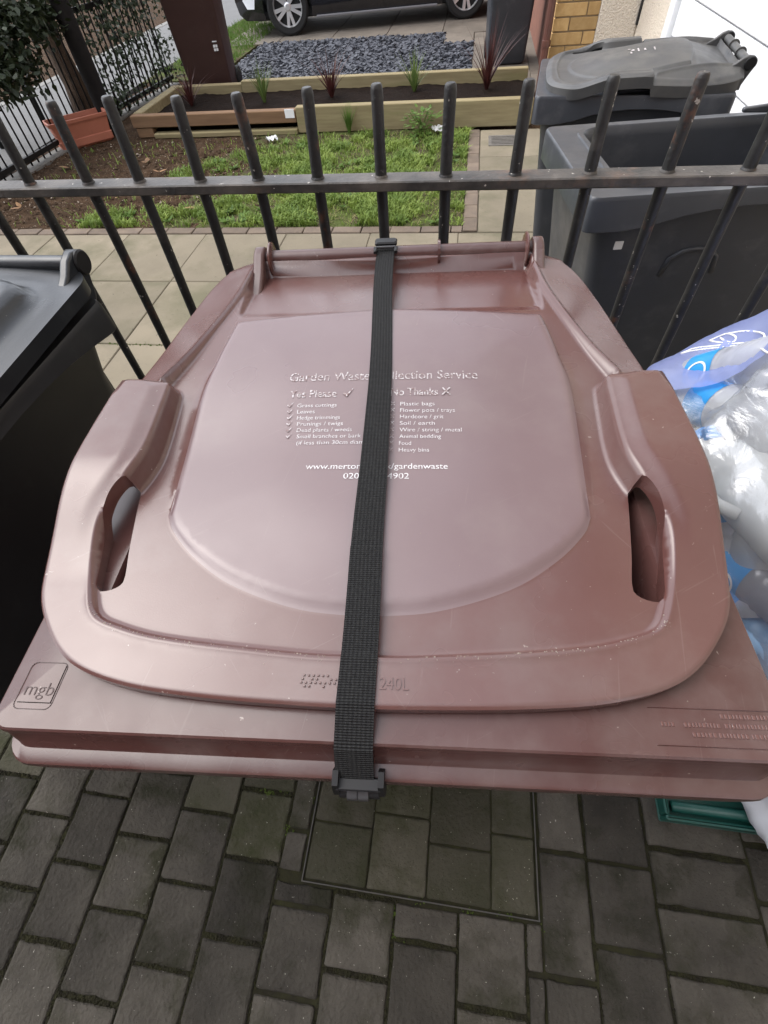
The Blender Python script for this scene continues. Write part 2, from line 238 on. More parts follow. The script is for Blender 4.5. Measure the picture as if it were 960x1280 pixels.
# ------------------------------------------------------------------ mesh helpers
class MB:
    def __init__(s): s.v = []; s.f = []
    def add(s, vs, fs):
        n = len(s.v); s.v += [tuple(p) for p in vs]; s.f += [tuple(i + n for i in q) for q in fs]; return s
    def cbox(s, x0, x1, y0, y1, z0, z1, b=.004, jit=0, tilt=0):      # box with chamfered edges
        b = min(b, (x1 - x0) * .45, (y1 - y0) * .45, (z1 - z0) * .45)
        vs = []
        for (zz, ins) in ((z0, b), (z0 + b, 0), (z1 - b, 0), (z1, b)):
            X0, X1, Y0, Y1 = x0 + ins, x1 - ins, y0 + ins, y1 - ins
            for (x, y) in ((X0 + b, Y0), (X1 - b, Y0), (X1, Y0 + b), (X1, Y1 - b), (X1 - b, Y1), (X0 + b, Y1), (X0, Y1 - b), (X0, Y0 + b)):
                vs.append([x, y, zz])
        if jit:
            o = [(rnd.uniform(-jit, jit), rnd.uniform(-jit, jit)) for _ in range(8)]
            for i, p in enumerate(vs): p[0] += o[i % 8][0]; p[1] += o[i % 8][1]
        if tilt:
            a, c = rnd.uniform(-tilt, tilt), rnd.uniform(-tilt, tilt); dz = rnd.uniform(-tilt, tilt) * .05
            cx, cy = (x0 + x1) / 2, (y0 + y1) / 2
            for p in vs:
                if p[2] > (z0 + z1) / 2: p[2] += a * (p[0] - cx) + c * (p[1] - cy) + dz
        fs = [tuple(range(7, -1, -1)), tuple(range(24, 32))]
        for r in range(3):
            for i in range(8): fs.append((r * 8 + i, r * 8 + (i + 1) % 8, r * 8 + 8 + (i + 1) % 8, r * 8 + 8 + i))
        return s.add(vs, fs)
    def tube(s, pts, rad, n=10, cap=True, flat=None):
        pts = [Vector(p) for p in pts]; k = len(pts); rad = rad if isinstance(rad, (list, tuple)) else [rad] * k
        vs = []; up = None
        for i, p in enumerate(pts):
            d = (pts[min(i + 1, k - 1)] - pts[max(i - 1, 0)]).normalized()
            if up is None:
                up = Vector((0, 0, 1)) if abs(d.z) < .9 else Vector((1, 0, 0))
            a = (up - d * up.dot(d)).normalized(); b = d.cross(a); up = a
            for j in range(n):
                t = 2 * math.pi * j / n
                vs.append(p + a * rad[i] * math.cos(t) + b * rad[i] * math.sin(t))
        fs = [(i * n + j, i * n + (j + 1) % n, (i + 1) * n + (j + 1) % n, (i + 1) * n + j) for i in range(k - 1) for j in range(n)]
        if cap: fs += [tuple(range(n - 1, -1, -1)), tuple(range((k - 1) * n, k * n))]
        return s.add(vs, fs)
    def lathe(s, prof, n=20, c=(0, 0, 0), axis='z'):
        vs = []
        for (r, h) in prof:
            for j in range(n):
                t = 2 * math.pi * j / n; a, b = r * math.cos(t), r * math.sin(t)
                q = (a, b, h) if axis == 'z' else ((h, a, b) if axis == 'x' else (b, h, a))
                vs.append((q[0] + c[0], q[1] + c[1], q[2] + c[2]))
        k = len(prof)
        fs = [(i * n + j, i * n + (j + 1) % n, (i + 1) * n + (j + 1) % n, (i + 1) * n + j) for i in range(k - 1) for j in range(n)]
        fs += [tuple(range(n - 1, -1, -1)), tuple(range((k - 1) * n, k * n))]
        return s.add(vs, fs)
    def prism(s, poly, t0, t1, axis='x'):                             # polygon (a, b) extruded along axis
        def q(a, b, t): return (t, a, b) if axis == 'x' else ((a, t, b) if axis == 'y' else (a, b, t))
        n = len(poly)
        vs = [q(a, b, t0) for a, b in poly] + [q(a, b, t1) for a, b in poly]
        return s.add(vs, [tuple(range(n - 1, -1, -1)), tuple(range(n, 2 * n))] + [(i, (i + 1) % n, n + (i + 1) % n, n + i) for i in range(n)])
    def obj(s, name, m, parent=None, smooth=False, loc=None, rz=None, angle=None):
        me = bpy.data.meshes.new(name); me.from_pydata(s.v, [], s.f); me.update()
        bm = bmesh.new(); bm.from_mesh(me); bmesh.ops.recalc_face_normals(bm, faces=bm.faces); bm.to_mesh(me); bm.free()
        return link(name, me, m, parent, smooth, loc, rz, angle)
def link(name, me, m, parent=None, smooth=False, loc=None, rz=None, angle=None):
    o = bpy.data.objects.new(name, me); C.objects.link(o)
    if m is not None: me.materials.append(M[m] if isinstance(m, str) else m)
    if smooth:
        me.polygons.foreach_set('use_smooth', [True] * len(me.polygons))
        if angle: me.set_sharp_from_angle(angle=R(angle))
    if parent: o.parent = parent
    if loc is not None: o.location = loc
    if rz is not None: o.rotation_euler = (0, 0, R(rz))
    return o
def thing(name, label, cat, loc=(0, 0, 0), rz=0, group=None):
    o = bpy.data.objects.new(name, None); C.objects.link(o); o.location = loc; o.rotation_euler = (0, 0, R(rz)); o.empty_display_size = .1
    return tag(o, label, cat, group)
def tag(o, label, cat, group=None):
    o['label'] = label; o['category'] = cat
    if group: o['group'] = group
    return o
def struct(o): o['kind'] = 'structure'; return o
def stuff(o): o['kind'] = 'stuff'; return o
def sm(x, a, b):
    t = np.clip((x - a) / (b - a), 0, 1); return t * t * (3 - 2 * t)
def catmull(pts, step):                                               # smooth polyline through points
    p = np.array(pts, float); p = np.vstack([2 * p[0] - p[1], p, 2 * p[-1] - p[-2]]); out = []
    for i in range(1, len(p) - 2):
        n = max(2, int(np.linalg.norm(p[i + 1] - p[i]) / step))
        for k in range(n):
            t = k / n; a, b, c, d = p[i - 1], p[i], p[i + 1], p[i + 2]
            out.append(.5 * (2 * b + (c - a) * t + (2 * a - 5 * b + 4 * c - d) * t * t + (3 * b - a - 3 * c + d) * t ** 3))
    out.append(p[-2]); return np.array(out)
def sdist(poly, X):                                                   # signed distance, negative inside
    d2 = np.full(len(X), 1e9); ins = np.zeros(len(X), bool); n = len(poly)
    for i in range(n):
        a, b = poly[i], poly[(i + 1) % n]; e = b - a; w = X - a
        t = np.clip((w @ e) / max(e @ e, 1e-12), 0, 1); q = w - t[:, None] * e
        d2 = np.minimum(d2, (q * q).sum(1))
        c = ((a[1] <= X[:, 1]) & (b[1] > X[:, 1])) | ((b[1] <= X[:, 1]) & (a[1] > X[:, 1]))
        with np.errstate(divide='ignore', invalid='ignore'):
            xx = a[0] + (X[:, 1] - a[1]) / (b[1] - a[1] if b[1] != a[1] else 1e-9) * e[0]
        ins ^= c & (X[:, 0] < xx)
    return np.sqrt(d2) * np.where(ins, -1, 1)
def mirror(half): h = np.array(half); return np.vstack([h, (h * [-1, 1])[::-1]])

# ------------------------------------------------------------------ wheelie bins (front edge of the rim on v = 0, hinge side at v = 0.65)
RIM = 0.9976
half_out = np.vstack([catmull([(.0, .0235), (.04, .024), (.118, .027), (.186, .034), (.237, .050), (.271, .079), (.295, .119), (.304, .184), (.306, .261), (.303, .340)], .004),
                      catmull([(.302, .366), (.300, .404), (.287, .526), (.272, .60), (.252, .638), (.222, .650), (.0, .653)], .004)])
half_tray = np.vstack([catmull([(0, .0605), (.044, .061), (.125, .067), (.175, .0725), (.208, .080), (.232, .0895), (.2455, .110), (.2575, .148), (.261, .185), (.250, .222), (.240, .264), (.242, .33), (.244, .362)], .004),
                       catmull([(.262, .374), (.236, .44), (.209, .541), (.200, .61), (.198, .632)], .004), [(0, .634)]])
half_panel = np.vstack([catmull([(0, .097), (.06, .103), (.122, .124), (.165, .152), (.193, .180), (.2025, .198)], .004),
                        catmull([(.204, .23), (.209, .30), (.211, .365), (.205, .42), (.1945, .486)], .004), catmull([(.190, .487), (.11, .498), (0, .508)], .006)])
OUT, TRAY, PANEL = mirror(half_out), mirror(half_tray), mirror(half_panel)
slot_half = catmull([(.2420, .226), (.2375, .20), (.2300, .16), (.2235, .131), (.2250, .1215), (.2360, .1160), (.2455, .1190), (.2535, .148), (.2590, .182), (.2585, .206), (.2530, .222), (.2470, .2285), (.2420, .226)], .004)[:-1]
SLOTS = [slot_half, slot_half * [-1, 1]]
def lidz(X):
    X = np.asarray(X, float).reshape(-1, 2); u = np.abs(X[:, 0]); v = X[:, 1]
    d = sdist(TRAY, X); dp = sdist(PANEL, X); do = -sdist(OUT, X)
    zf = .012 + .035 * v
    lug = sm(v, .12, .25) * (1 - sm(v, .364, .374))
    back = sm(v, .366, .378)
    zo = zf + .021 * lug + .004 * sm(d, 0, .02) * lug
    zo = zo * (1 - back) + back * (zf + .012 + .004 * np.exp(-(d / .004) ** 2) - .32 * np.clip(d, 0, .2))
    zi = zf - .0065 + .0155 * sm(v, .26, .50) - .004 * sm(v, .50, .52) * sm(.2 - u, 0, .006) - .10 * np.clip(v - .515, 0, 1) * sm(.2 - u, 0, .006)
    pw = .005 + .009 * sm(-v, -.20, -.12)
    zi = zi + (.0038 + .0045 * sm(v, .22, .46)) * sm(-dp, 0, pw) + .0045 * np.clip(1 - (u / .21) ** 2, 0, 1) * sm(-dp, 0, .12)
    zi = zi + .0022 * np.exp(-((dp - .001) / .0032) ** 2) * sm(v, .20, .24) * (1 - sm(v, .38, .42))
    wl = .0035 + .0040 * lug
    k = sm(d, -wl, 0)
    z = zi * (1 - k) + zo * k
    z = z + .0018 * np.exp(-((d + .001) / .0028) ** 2) * (1 - sm(v, .10, .14))
    z = z - .0016 * (1 - sm(do, 0, .0024)) + .0007 * np.array([noise.noise((a * 9, b * 9, 0)) for a, b in X]) * sm(do, 0, .03)
    return z
def lid_mesh():
    g = .0034; pts = []
    def ring(poly, off):
        n = len(poly); nx = np.roll(poly, -1, 0) - np.roll(poly, 1, 0); nx /= np.linalg.norm(nx, axis=1)[:, None] + 1e-9
        return poly + np.stack([nx[:, 1], -nx[:, 0]], 1) * off
    cons = [OUT] + SLOTS + [PANEL]
    lines = [TRAY, ring(TRAY, -.0027), ring(TRAY, -.0055), ring(TRAY, .003), ring(TRAY, -.0082), ring(TRAY, -.011), ring(TRAY, -.0138), ring(TRAY, -.0165), ring(TRAY, -.019), ring(PANEL, -.004), ring(PANEL, -.008), ring(PANEL, .003), ring(PANEL, .006)]
    V = [p for c in cons for p in c]
    E = []; k = 0
    for c in cons:
        E += [(k + i, k + (i + 1) % len(c)) for i in range(len(c))]; k += len(c)
    cell = {}
    def key(p): return (int(p[0] // .0021), int(p[1] // .0021))
    for p in V: cell[key(p)] = 1
    def free(p):
        a, b = key(p); return not any((a + i, b + j) in cell for i in (-1, 0, 1) for j in (-1, 0, 1))
    for ln in (ring(OUT, -.0011), ring(OUT, -.0024), ring(OUT, -.005)):
        for p in ln: cell[key(p)] = 1; V.append(p)
    for ln in lines:
        din = sdist(OUT, ln)
        for p, q in zip(ln, din):
            if q < -.0065 and key(p) not in cell: cell[key(p)] = 1; V.append(p)
    gx = np.arange(-.31, .31, g); gy = np.arange(.02, .66, g * .866)
    G = np.array([(x + (j % 2) * g / 2, y) for j, y in enumerate(gy) for x in gx]); G = G[sdist(OUT, G) < -.0065]
    V += [p for p in G if free(p)]
    r = delaunay_2d_cdt([Vector(p) for p in V], E, [], 0, 1e-7)
    vv = np.array([tuple(p) for p in r[0]]); ff = [tuple(f) for f in r[2]]
    cen = np.array([vv[list(f)].mean(0) for f in ff])
    keep = (sdist(OUT, cen) < 0) & (sdist(SLOTS[0], cen) > 0) & (sdist(SLOTS[1], cen) > 0)
    z = lidz(vv)
    bm = bmesh.new(); bv = [bm.verts.new((a, b, c)) for (a, b), c in zip(vv, z)]
    for f, kk in zip(ff, keep):
        if kk: bm.faces.new([bv[i] for i in f])
    for w_ in [w_ for w_ in bm.verts if not w_.link_faces]: bm.verts.remove(w_)
    bmesh.ops.recalc_face_normals(bm, faces=bm.faces)
    if sum(f.normal.z for f in bm.faces) < 0: bmesh.ops.reverse_faces(bm, faces=bm.faces)
    be = [e for e in bm.edges if e.is_boundary]
    ex = bmesh.ops.extrude_edge_only(bm, edges=be)
    nv = [w_ for w_ in ex['geom'] if isinstance(w_, bmesh.types.BMVert)]
    for w_ in nv: w_.co.z -= .009 + (.008 if abs(w_.co.x) < .265 and .11 < w_.co.y < .235 else 0)
    for e in be: e.smooth = False
    fc = np.array([tuple(f.calc_center_median())[:2] for f in bm.faces]); inp = sdist(PANEL, fc) < 0
    bm.faces.ensure_lookup_table()
    for f, k in zip(bm.faces, inp): f.material_index = 1 if k else 0
    me = bpy.data.meshes.new('lid'); bm.to_mesh(me); bm.free()
    me.polygons.foreach_set('use_smooth', [True] * len(me.polygons))
    return me
LID_ME = lid_mesh()
def domed_lid_mesh():                                                 # plainer lid: one raised panel with rounded corners
    nu, nv = 70, 76; m = MB(); 
    def rr(u, v, hw, v0, v1, r):
        x = np.abs(u) - (hw - r); y = np.abs(v - (v0 + v1) / 2) - ((v1 - v0) / 2 - r)
        return np.sqrt(np.maximum(x, 0) ** 2 + np.maximum(y, 0) ** 2) + np.minimum(np.maximum(x, y), 0) - r
    vs = []
    for j in range(nv):
        for i in range(nu):
            a, b = -1 + 2 * i / (nu - 1), -1 + 2 * j / (nv - 1)
            u, v = a * .292, .335 + b * .315
            r = .045; x, y = abs(u) - (.292 - r), abs(v - .335) - (.315 - r)
            if x > 0 and y > 0:
                k = max(x, y) / math.hypot(x, y); u = math.copysign(.292 - r + x * k, u); v = .335 + math.copysign(.315 - r + y * k, v - .335)
            d = float(rr(np.array(u), np.array(v), .252, .055, .585, .05))
            z = .012 + .04 * v + .024 * float(sm(np.array(-d), -.004, .022)) + .008 * max(0, 1 - (u / .26) ** 2) - .004 * float(sm(np.array(d), .012, .04))
            vs.append((u, v, z))
    fs = [(j * nu + i, j * nu + i + 1, (j + 1) * nu + i + 1, (j + 1) * nu + i) for j in range(nv - 1) for i in range(nu - 1)]
    per = [i for i in range(nu)] + [j * nu + nu - 1 for j in range(1, nv)] + [(nv - 1) * nu + i for i in range(nu - 2, -1, -1)] + [j * nu for j in range(nv - 2, 0, -1)]
    n0 = len(vs); vs += [(vs[i][0], vs[i][1], vs[i][2] - .022) for i in per]; k = len(per)
    fs += [(per[i], n0 + i, n0 + (i + 1) % k, per[(i + 1) % k]) for i in range(k)]
    m.add(vs, fs); return m
def rrect(hw, v0, v1, r, n=6):
    out = []
    for (cx, cy, a0) in ((hw - r, v0 + r, -90), (hw - r, v1 - r, 0), (-hw + r, v1 - r, 90), (-hw + r, v0 + r, 180)):
        for k in range(n + 1):
            t = R(a0 + 90 * k / n); out.append((cx + r * math.cos(t), cy + r * math.sin(t)))
    # extra points on the straights so that skirts can arch
    res = []; L = len(out)
    for i in range(L):
        a, b = out[i], out[(i + 1) % L]; res.append(a)
        if (i + 1) % (n + 1) == 0:
            for q in range(1, 10): res.append((a[0] + (b[0] - a[0]) * q / 10, a[1] + (b[1] - a[1]) * q / 10))
    return res
def body_mesh(style, skirt=.088):
    z0 = RIM; m = MB(); loops = []
    def lp(hw, v0, v1, r, z, zf=None):
        loops.append([(a * (1 - (.13 if style == 'brown' else 0) * float(sm(np.array(b), .25, .64))), b, z0 + (zf(a, b) if zf else z)) for a, b in rrect(hw, v0, v1, r)])
    if style == 'brown':
        lp(.205, .22, .55, .05, -.86); lp(.236, .062, .60, .045, -.05); lp(.244, .052, .605, .045, -.004); lp(.247, .048, .608, .045, 0)
        lp(.2975, .0025, .637, .014, 0); lp(.2995, .0008, .639, .016, -.0012); lp(.300, 0, .640, .016, -.004); lp(.2998, .0000, .6398, .016, -.0060); lp(.2988, -.0004, .639, .017, -.0080)
        lp(.2958, -.0062, .636, .019, -.0246); lp(.2960, -.0070, .636, .020, -.0254); lp(.2962, -.0165, .637, .021, -.0259); lp(.2962, -.0184, .637, .022, -.0270); lp(.2957, -.0192, .636, .022, -.0300); lp(.2925, -.0182, .633, .024, -.047); lp(.289, -.0150, .630, .024, -.0505)
        lp(.283, -.006, .625, .024, -.053); lp(.270, .020, .61, .03, -.055)
    else:
        arch = lambda a, b: -skirt + .52 * skirt * max(0, 1 - ((b - .36) / .24) ** 2) ** .8 if abs(a) > .2 else -skirt
        lp(.205, .24, .55, .06, -.86); lp(.228, .082, .60, .062, -.03); lp(.232, .077, .606, .064, -.004); lp(.235, .074, .608, .066, 0); lp(.246, .063, .612, .07, 0.0)
        lp(.248, .061, .613, .07, -.005); lp(.262, .05, .618, .06, -.006); lp(.287, .002, .637, .02, -.006); lp(.2885, .0, .639, .02, -.009); lp(.290, -.002, .641, .02, -.016)
        lp(.294, -.002, .641, .02, 0, arch); lp(.289, .003, .637, .02, 0, lambda a, b: arch(a, b) - .003); lp(.284, .008, .632, .02, 0, lambda a, b: arch(a, b) + .02)
        lp(.272, .022, .615, .03, -.035)
    lp(.262, .035, .60, .035, -.12); lp(.248, .075, .595, .035, -.5); lp(.236, .11, .59, .035, -.78); lp(.228, .13, .585, .04, -.965); lp(.215, .145, .57, .04, -RIM + .012)
    n = len(loops[0])
    for l in loops: m.v += l
    for k in range(len(loops) - 1):
        for i in range(n): m.f.append((k * n + i, k * n + (i + 1) % n, (k + 1) * n + (i + 1) % n, (k + 1) * n + i))
    m.f.append(tuple(range(n))); m.f.append(tuple(range((len(loops) - 1) * n, len(loops) * n)))
    return m
def hinge_bracket(s, style, hu, hzz=.06):
    m = MB(); u = hu * s
    # arm in the (v, z) plane
    dz = 0 if style == 'brown' else hzz - .060
    if style == 'brown': poly = [(.540, .022), (.585, .034), (.612, .046), (.632, .060), (.648, .064), (.661, .058), (.667, .046), (.664, .030), (.656, .010), (.65, -.03), (.60, -.06), (.56, -.03)]
    else: poly = [(.46, .030), (.54, .036), (.59, .046), (.617, .060), (.634, .074), (.650, .080), (.666, .078), (.676, .066), (.677, .050), (.668, .026), (.655, -.01), (.62, -.05), (.59, -.03), (.57, .010), (.46, .018)]
    m.prism([(a, RIM + b + (dz if b > .03 else 0)) for a, b in poly], u - .008, u + .008, 'x'); return m
def make_bin(name, label, style, loc, rz, lid='panel', lid_mat='brown', body_mat='brown_body', group=None, lid_open=False, lid_shift=0.0, hu=.2, lid_me=None, skirt=.088, hz=None):
    t = thing(name, label, 'wheelie bin', loc, rz, group)
    b = body_mesh(style, skirt).obj('body', body_mat, t, True, angle=32)
    hz = hz or (.045 if style == 'brown' else .060)
    hv = .648 if style == 'brown' else .655
    if lid == 'panel': lo = link('lid', lid_me or LID_ME.copy(), lid_mat, t, False); lo.data.materials.append(M['brown_matt' if lid_mat == 'brown' else lid_mat])
    else: lo = domed_lid_mesh().obj('lid', lid_mat, t, True, angle=50)
    lo.location = (lid_shift, 0, RIM)
    if lid_open:
        lo.matrix_local = Matrix.Translation((0, .70, RIM + .02)) @ Matrix.Rotation(R(-255), 4, 'X') @ Matrix.Translation((0, -.655, -.03))
    h = MB().tube([(-hu + .008, hv, RIM + hz), (-.1, hv, RIM + hz), (.1, hv, RIM + hz), (hu - .008, hv, RIM + hz)], .0122, 14).obj('handle', lid_mat if style != 'brown' else body_mat, t, True, angle=40)
    for x in ([.062] if style == 'brown' else [-.062, .062]):
        rg = MB(); rg.lathe([(.0122, -.002), (.018, -.0018), (.018, .0018), (.0122, .002)], 16, (x, hv, RIM + hz), 'x')
        rg.obj('collar', lid_mat if style != 'brown' else body_mat, h, False)
    for s in (-1, 1):
        br = hinge_bracket(s, style, hu, hz).obj('hinge_bracket', lid_mat if style != 'brown' else body_mat, t)
        br.data.polygons.foreach_set('use_smooth', [True] * len(br.data.polygons)); br.data.set_sharp_from_angle(angle=R(50)); bv = br.modifiers.new('b', 'BEVEL'); bv.width = .004; bv.segments = 3; bv.limit_method = 'ANGLE'
        if style != 'brown': MB().lathe([(.016, -.012), (.0185, -.010), (.0185, .010), (.016, .0125)], 18, (hu * s, hv + .005, RIM + hz), 'x').obj('hinge_cap', 'black_pl', br, True, angle=40)
        else: MB().lathe([(.0215, -.0022), (.0235, -.001), (.0235, .001), (.0215, .0022)], 20, ((hu - .015) * s, hv, RIM + hz), 'x').obj('hinge_disc', 'brown', br, True, angle=40)
        w = MB().lathe([(.03, -.022), (.078, -.022), (.095, -.02), (.1, -.012), (.1, .012), (.095, .02), (.078, .022), (.03, .022)], 28, (.215 * s, .60, .1), 'x').obj('wheel', 'rubber', t, True, angle=35)
        MB().lathe([(.02, -.026), (.072, -.020), (.072, .020), (.02, .026)], 20, (.215 * s, .60, .1), 'x').obj('hub', 'black_pl', w, True, angle=35)
    MB().tube([(-.21, .60, .1), (.21, .60, .1)], .011, 10).obj('axle', 'steel', t)
    return t, b, lo

# ------------------------------------------------------------------ ground: paved front yard, garden beyond, street
struct(MB().cbox(-4.6, 6, -6, .90, -.4, -.016, .002).obj('yard_ground', 'joint'))
yard = struct(MB().cbox(-1.35, 1.25, -.60, .89, -.30, -.007, .002).obj('paved_yard', 'joint'))
struct(MB().cbox(-40, 40, -30, 60, -.9, GB - .06, .002).obj('ground', 'soil'))
GAP = .0030
def block_mesh(x0, x1, y0, y1, zb, zt, bev, jit, tilt):                  # worn block: uneven outline, chipped corners, rounded arris
    pts = []; cx, cy = (x0 + x1) / 2, (y0 + y1) / 2
    for (ax_, ay_, sx_, sy_) in ((x1, y0, -1, 1), (x1, y1, -1, -1), (x0, y1, 1, -1), (x0, y0, 1, 1)):
        r1, r2 = rnd.uniform(.002, .007) * (2.0 if rnd.random() < .12 else 1), rnd.uniform(.002, .007)
        pts.append([(ax_ + sx_ * r1, ay_), (ax_ + sx_ * r1 * .3, ay_ + sy_ * r2 * .3), (ax_, ay_ + sy_ * r2)] if sx_ * sy_ < 0 else [(ax_, ay_ + sy_ * r2), (ax_ + sx_ * r1 * .3, ay_ + sy_ * r2 * .3), (ax_ + sx_ * r1, ay_)])
    out = []
    for k in range(4):
        out += pts[k]; a, c = pts[k][-1], pts[(k + 1) % 4][0]; L_ = math.hypot(c[0] - a[0], c[1] - a[1]); n = max(1, int(L_ / .022)); nx_, ny_ = (c[1] - a[1]) / L_, -(c[0] - a[0]) / L_
        for q in range(1, n): t = q / n; e = -abs(rnd.gauss(0, jit)); out.append((a[0] + (c[0] - a[0]) * t + nx_ * e, a[1] + (c[1] - a[1]) * t + ny_ * e))
    n = len(out); ta, tb, dz = rnd.uniform(-tilt, tilt), rnd.uniform(-tilt, tilt), rnd.uniform(-.0018, .0012); m = MB()
    for (z, ins) in ((zb, 0), (zt - bev, 0), (zt - bev * .3, bev * .45), (zt, bev * 1.3)):
        for (x, y) in out:
            l = math.hypot(cx - x, cy - y); X, Y = x + (cx - x) / l * ins, y + (cy - y) / l * ins
            m.v.append((X, Y, z + ((ta * (X - cx) + tb * (Y - cy) + dz) if z > zb else 0)))
    m.f = [tuple(range(3 * n, 4 * n))] + [(k * n + i, k * n + (i + 1) % n, (k + 1) * n + (i + 1) % n, (k + 1) * n + i) for k in range(3) for i in range(n)]
    return m
def paver(x0, x1, y0, y1, m='paver'):
    return block_mesh(x0 + GAP * rnd.uniform(.5, 1.2), x1 - GAP * rnd.uniform(.5, 1.2), y0 + GAP * rnd.uniform(.7, 1.9), y1 - GAP * rnd.uniform(.7, 1.9), -.06, 0, rnd.uniform(.003, .006), .0012, .026).obj('paver', m, yard)
FRAME = (-.268, .270, -.072, .60)                                     # recessed access cover
# column edges and one cross joint in each, as laid (running bond of 0.141 m squares)
cols = [-1.30, -1.159, -1.018, -.884, -.748, -.606, -.467, -.327]
offs = [.03, .048, -.026, .034, -.038, .030, -.049]
for i in range(7):
    y = offs[i] - .1435 * 5
    while y < .86:
        if y > -.62 and y + .1435 < .90: paver(cols[i], cols[i + 1], max(y, -.595), y + .1435, 'paver_moss' if (y > -.06 and rnd.random() < .6) else 'paver')
        y += .1435
for y in (.023 + .1435 * k for k in range(6)):                        # thin strip beside the cover
    if y < .80: paver(-.327, -.272, y, y + .1435)
paver(-.327, -.272, -.06, .023)
for x0, x1, js in ((-.327, -.189, (-.0735, -.116, -.261, -.405, -.55)), (-.189, -.046, (-.0785, -.209, -.353, -.497, -.60)), (-.046, .094, (-.0755, -.142, -.286, -.43, -.574)),
                   (.094, .239, (-.0755, -.224, -.368, -.512, -.60)), (.239, .274, (-.0755, -.158, -.30, -.445, -.589)), (.274, .3805, (.60, .276, .059, -.158, -.302, -.446, -.59))):
    for a, b in zip(js[:-1], js[1:]): paver(x0, x1, b, a)
y = -.24 + .146 * -2
while y < .85: paver(.3805, .5215, y, min(y + .146, .885)); y += .146
y = -.118 - .1065 * 4
while y < .80: paver(.5215, .737, y, y + .1065, 'paver' if y > -.1 else 'paver'); y += .1065
y = -.085 - .1065 * 4
while y < .80: paver(.737, .952, y, y + .1065); y += .1065
y = -.06 - .1435 * 3
while y < .80: paver(.952, 1.093, y, y + .1435); y += .1435
cover = thing('access_cover', 'recessed manhole cover inlaid with mossy paving blocks under the strapped bin', 'manhole cover', (0, 0, -.004))
x0, x1, y0, y1 = FRAME
fr = MB()
for a in ((x0, x0 + .0025, y0, y1), (x1 - .0025, x1, y0, y1)): fr.cbox(*a, -.05, .003, .0006)
for a in ((x0 + .0025, x1 - .0025, y0, y0 + .0025), (x0 + .0025, x1 - .0025, y1 - .0025, y1)): fr.cbox(*a, -.05, .003, .0006)
fr.obj('frame', 'darkmetal', cover)
e = .0015
MB().cbox(x0 + e + .003, x1 - e - .003, y0 + e + .003, y1 - e - .003, -.05, -.006, .001).obj('tray', 'joint', cover)
ic = [x0 + .0055, -.117, .020, .166, x1 - .0055]
for i, js in enumerate(((.050, .193, .33), (.085, .225, .36), (.039, .18, .32), (.077, .22, .36))):
    js = (y0 + .0055,) + js + (.47, y1 - .0055)
    for a, b in zip(js[:-1], js[1:]):
        q = block_mesh(ic[i] + .001, ic[i + 1] - .001, a + .0015, b - .0015, -.05, .0015, .0035, .0008, .01).obj('paver', 'paver_moss', cover)
# dirt and moss tufts in the joints
jm = MB()
def crumb(m, x, y, z, s):
    a = rnd.uniform(0, 6.28); vs = []
    for k in range(5): vs.append((x + s * math.cos(a + k * 1.257) * rnd.uniform(.6, 1.1), y + s * math.sin(a + k * 1.257) * rnd.uniform(.6, 1.1), z))
    vs.append((x, y, z + s * rnd.uniform(.4, .9))); m.add(vs, [(k, (k + 1) % 5, 5) for k in range(5)])
gm = MB()
for _ in range(2600):
    i = rnd.randrange(len(cols) + 6); xs = cols + [-.189, -.046, .094, .239, .3805, .5215]
    x = xs[i] + rnd.gauss(0, .0025); y = rnd.uniform(-.42, .30)
    if FRAME[0] < x < FRAME[1] and y > FRAME[2]: continue
    crumb(jm, x, y, -.0055, rnd.uniform(.0015, .0042))
for _ in range(3400):
    i = rnd.randrange(7); x = rnd.uniform(cols[i], cols[i + 1]); y = offs[i] + .1435 * rnd.randint(-3, 1) + rnd.gauss(0, .003)
    crumb(jm, x, y, -.0055, rnd.uniform(.0015, .005))
for (a, b, yy, w_) in ((.53, .73, -.014, .006), (.53, .73, -.118, .006), (.53, .73, .0925, .003), (-.18, -.05, -.082, .006), (-.18, -.05, -.209, .006), (.1, .235, -.224, .004), (-.04, .09, -.142, .003)):
    for _ in range(260): crumb(jm, rnd.uniform(a, b), yy + rnd.gauss(0, w_ * .55), -.006, rnd.uniform(.002, .005))
stuff(jm.obj('joint_dirt', 'joint', yard))
for (x, y, n) in ((-.327, .02, 26), (-.05, -.10, 30), (-.047, -.135, 22), (.12, -.078, 16), (.272, -.085, 12), (-.29, .09, 26), (-.40, .093, 30), (-.35, .10, 20), (.0, -.072, 8), (.2, -.07, 10)):
    for _ in range(n): crumb(gm, x + rnd.gauss(0, .010), y + rnd.gauss(0, .006), -.004, rnd.uniform(.0015, .0035))
stuff(gm.obj('joint_moss', 'moss', yard))

# kerb wall under the fence
tag(MB().cbox(-4.6, 3.6, .905, 1.0, -.5, .045, .008).obj('fence_plinth', 'kerb'), 'low concrete plinth carrying the black bar fence', 'plinth')
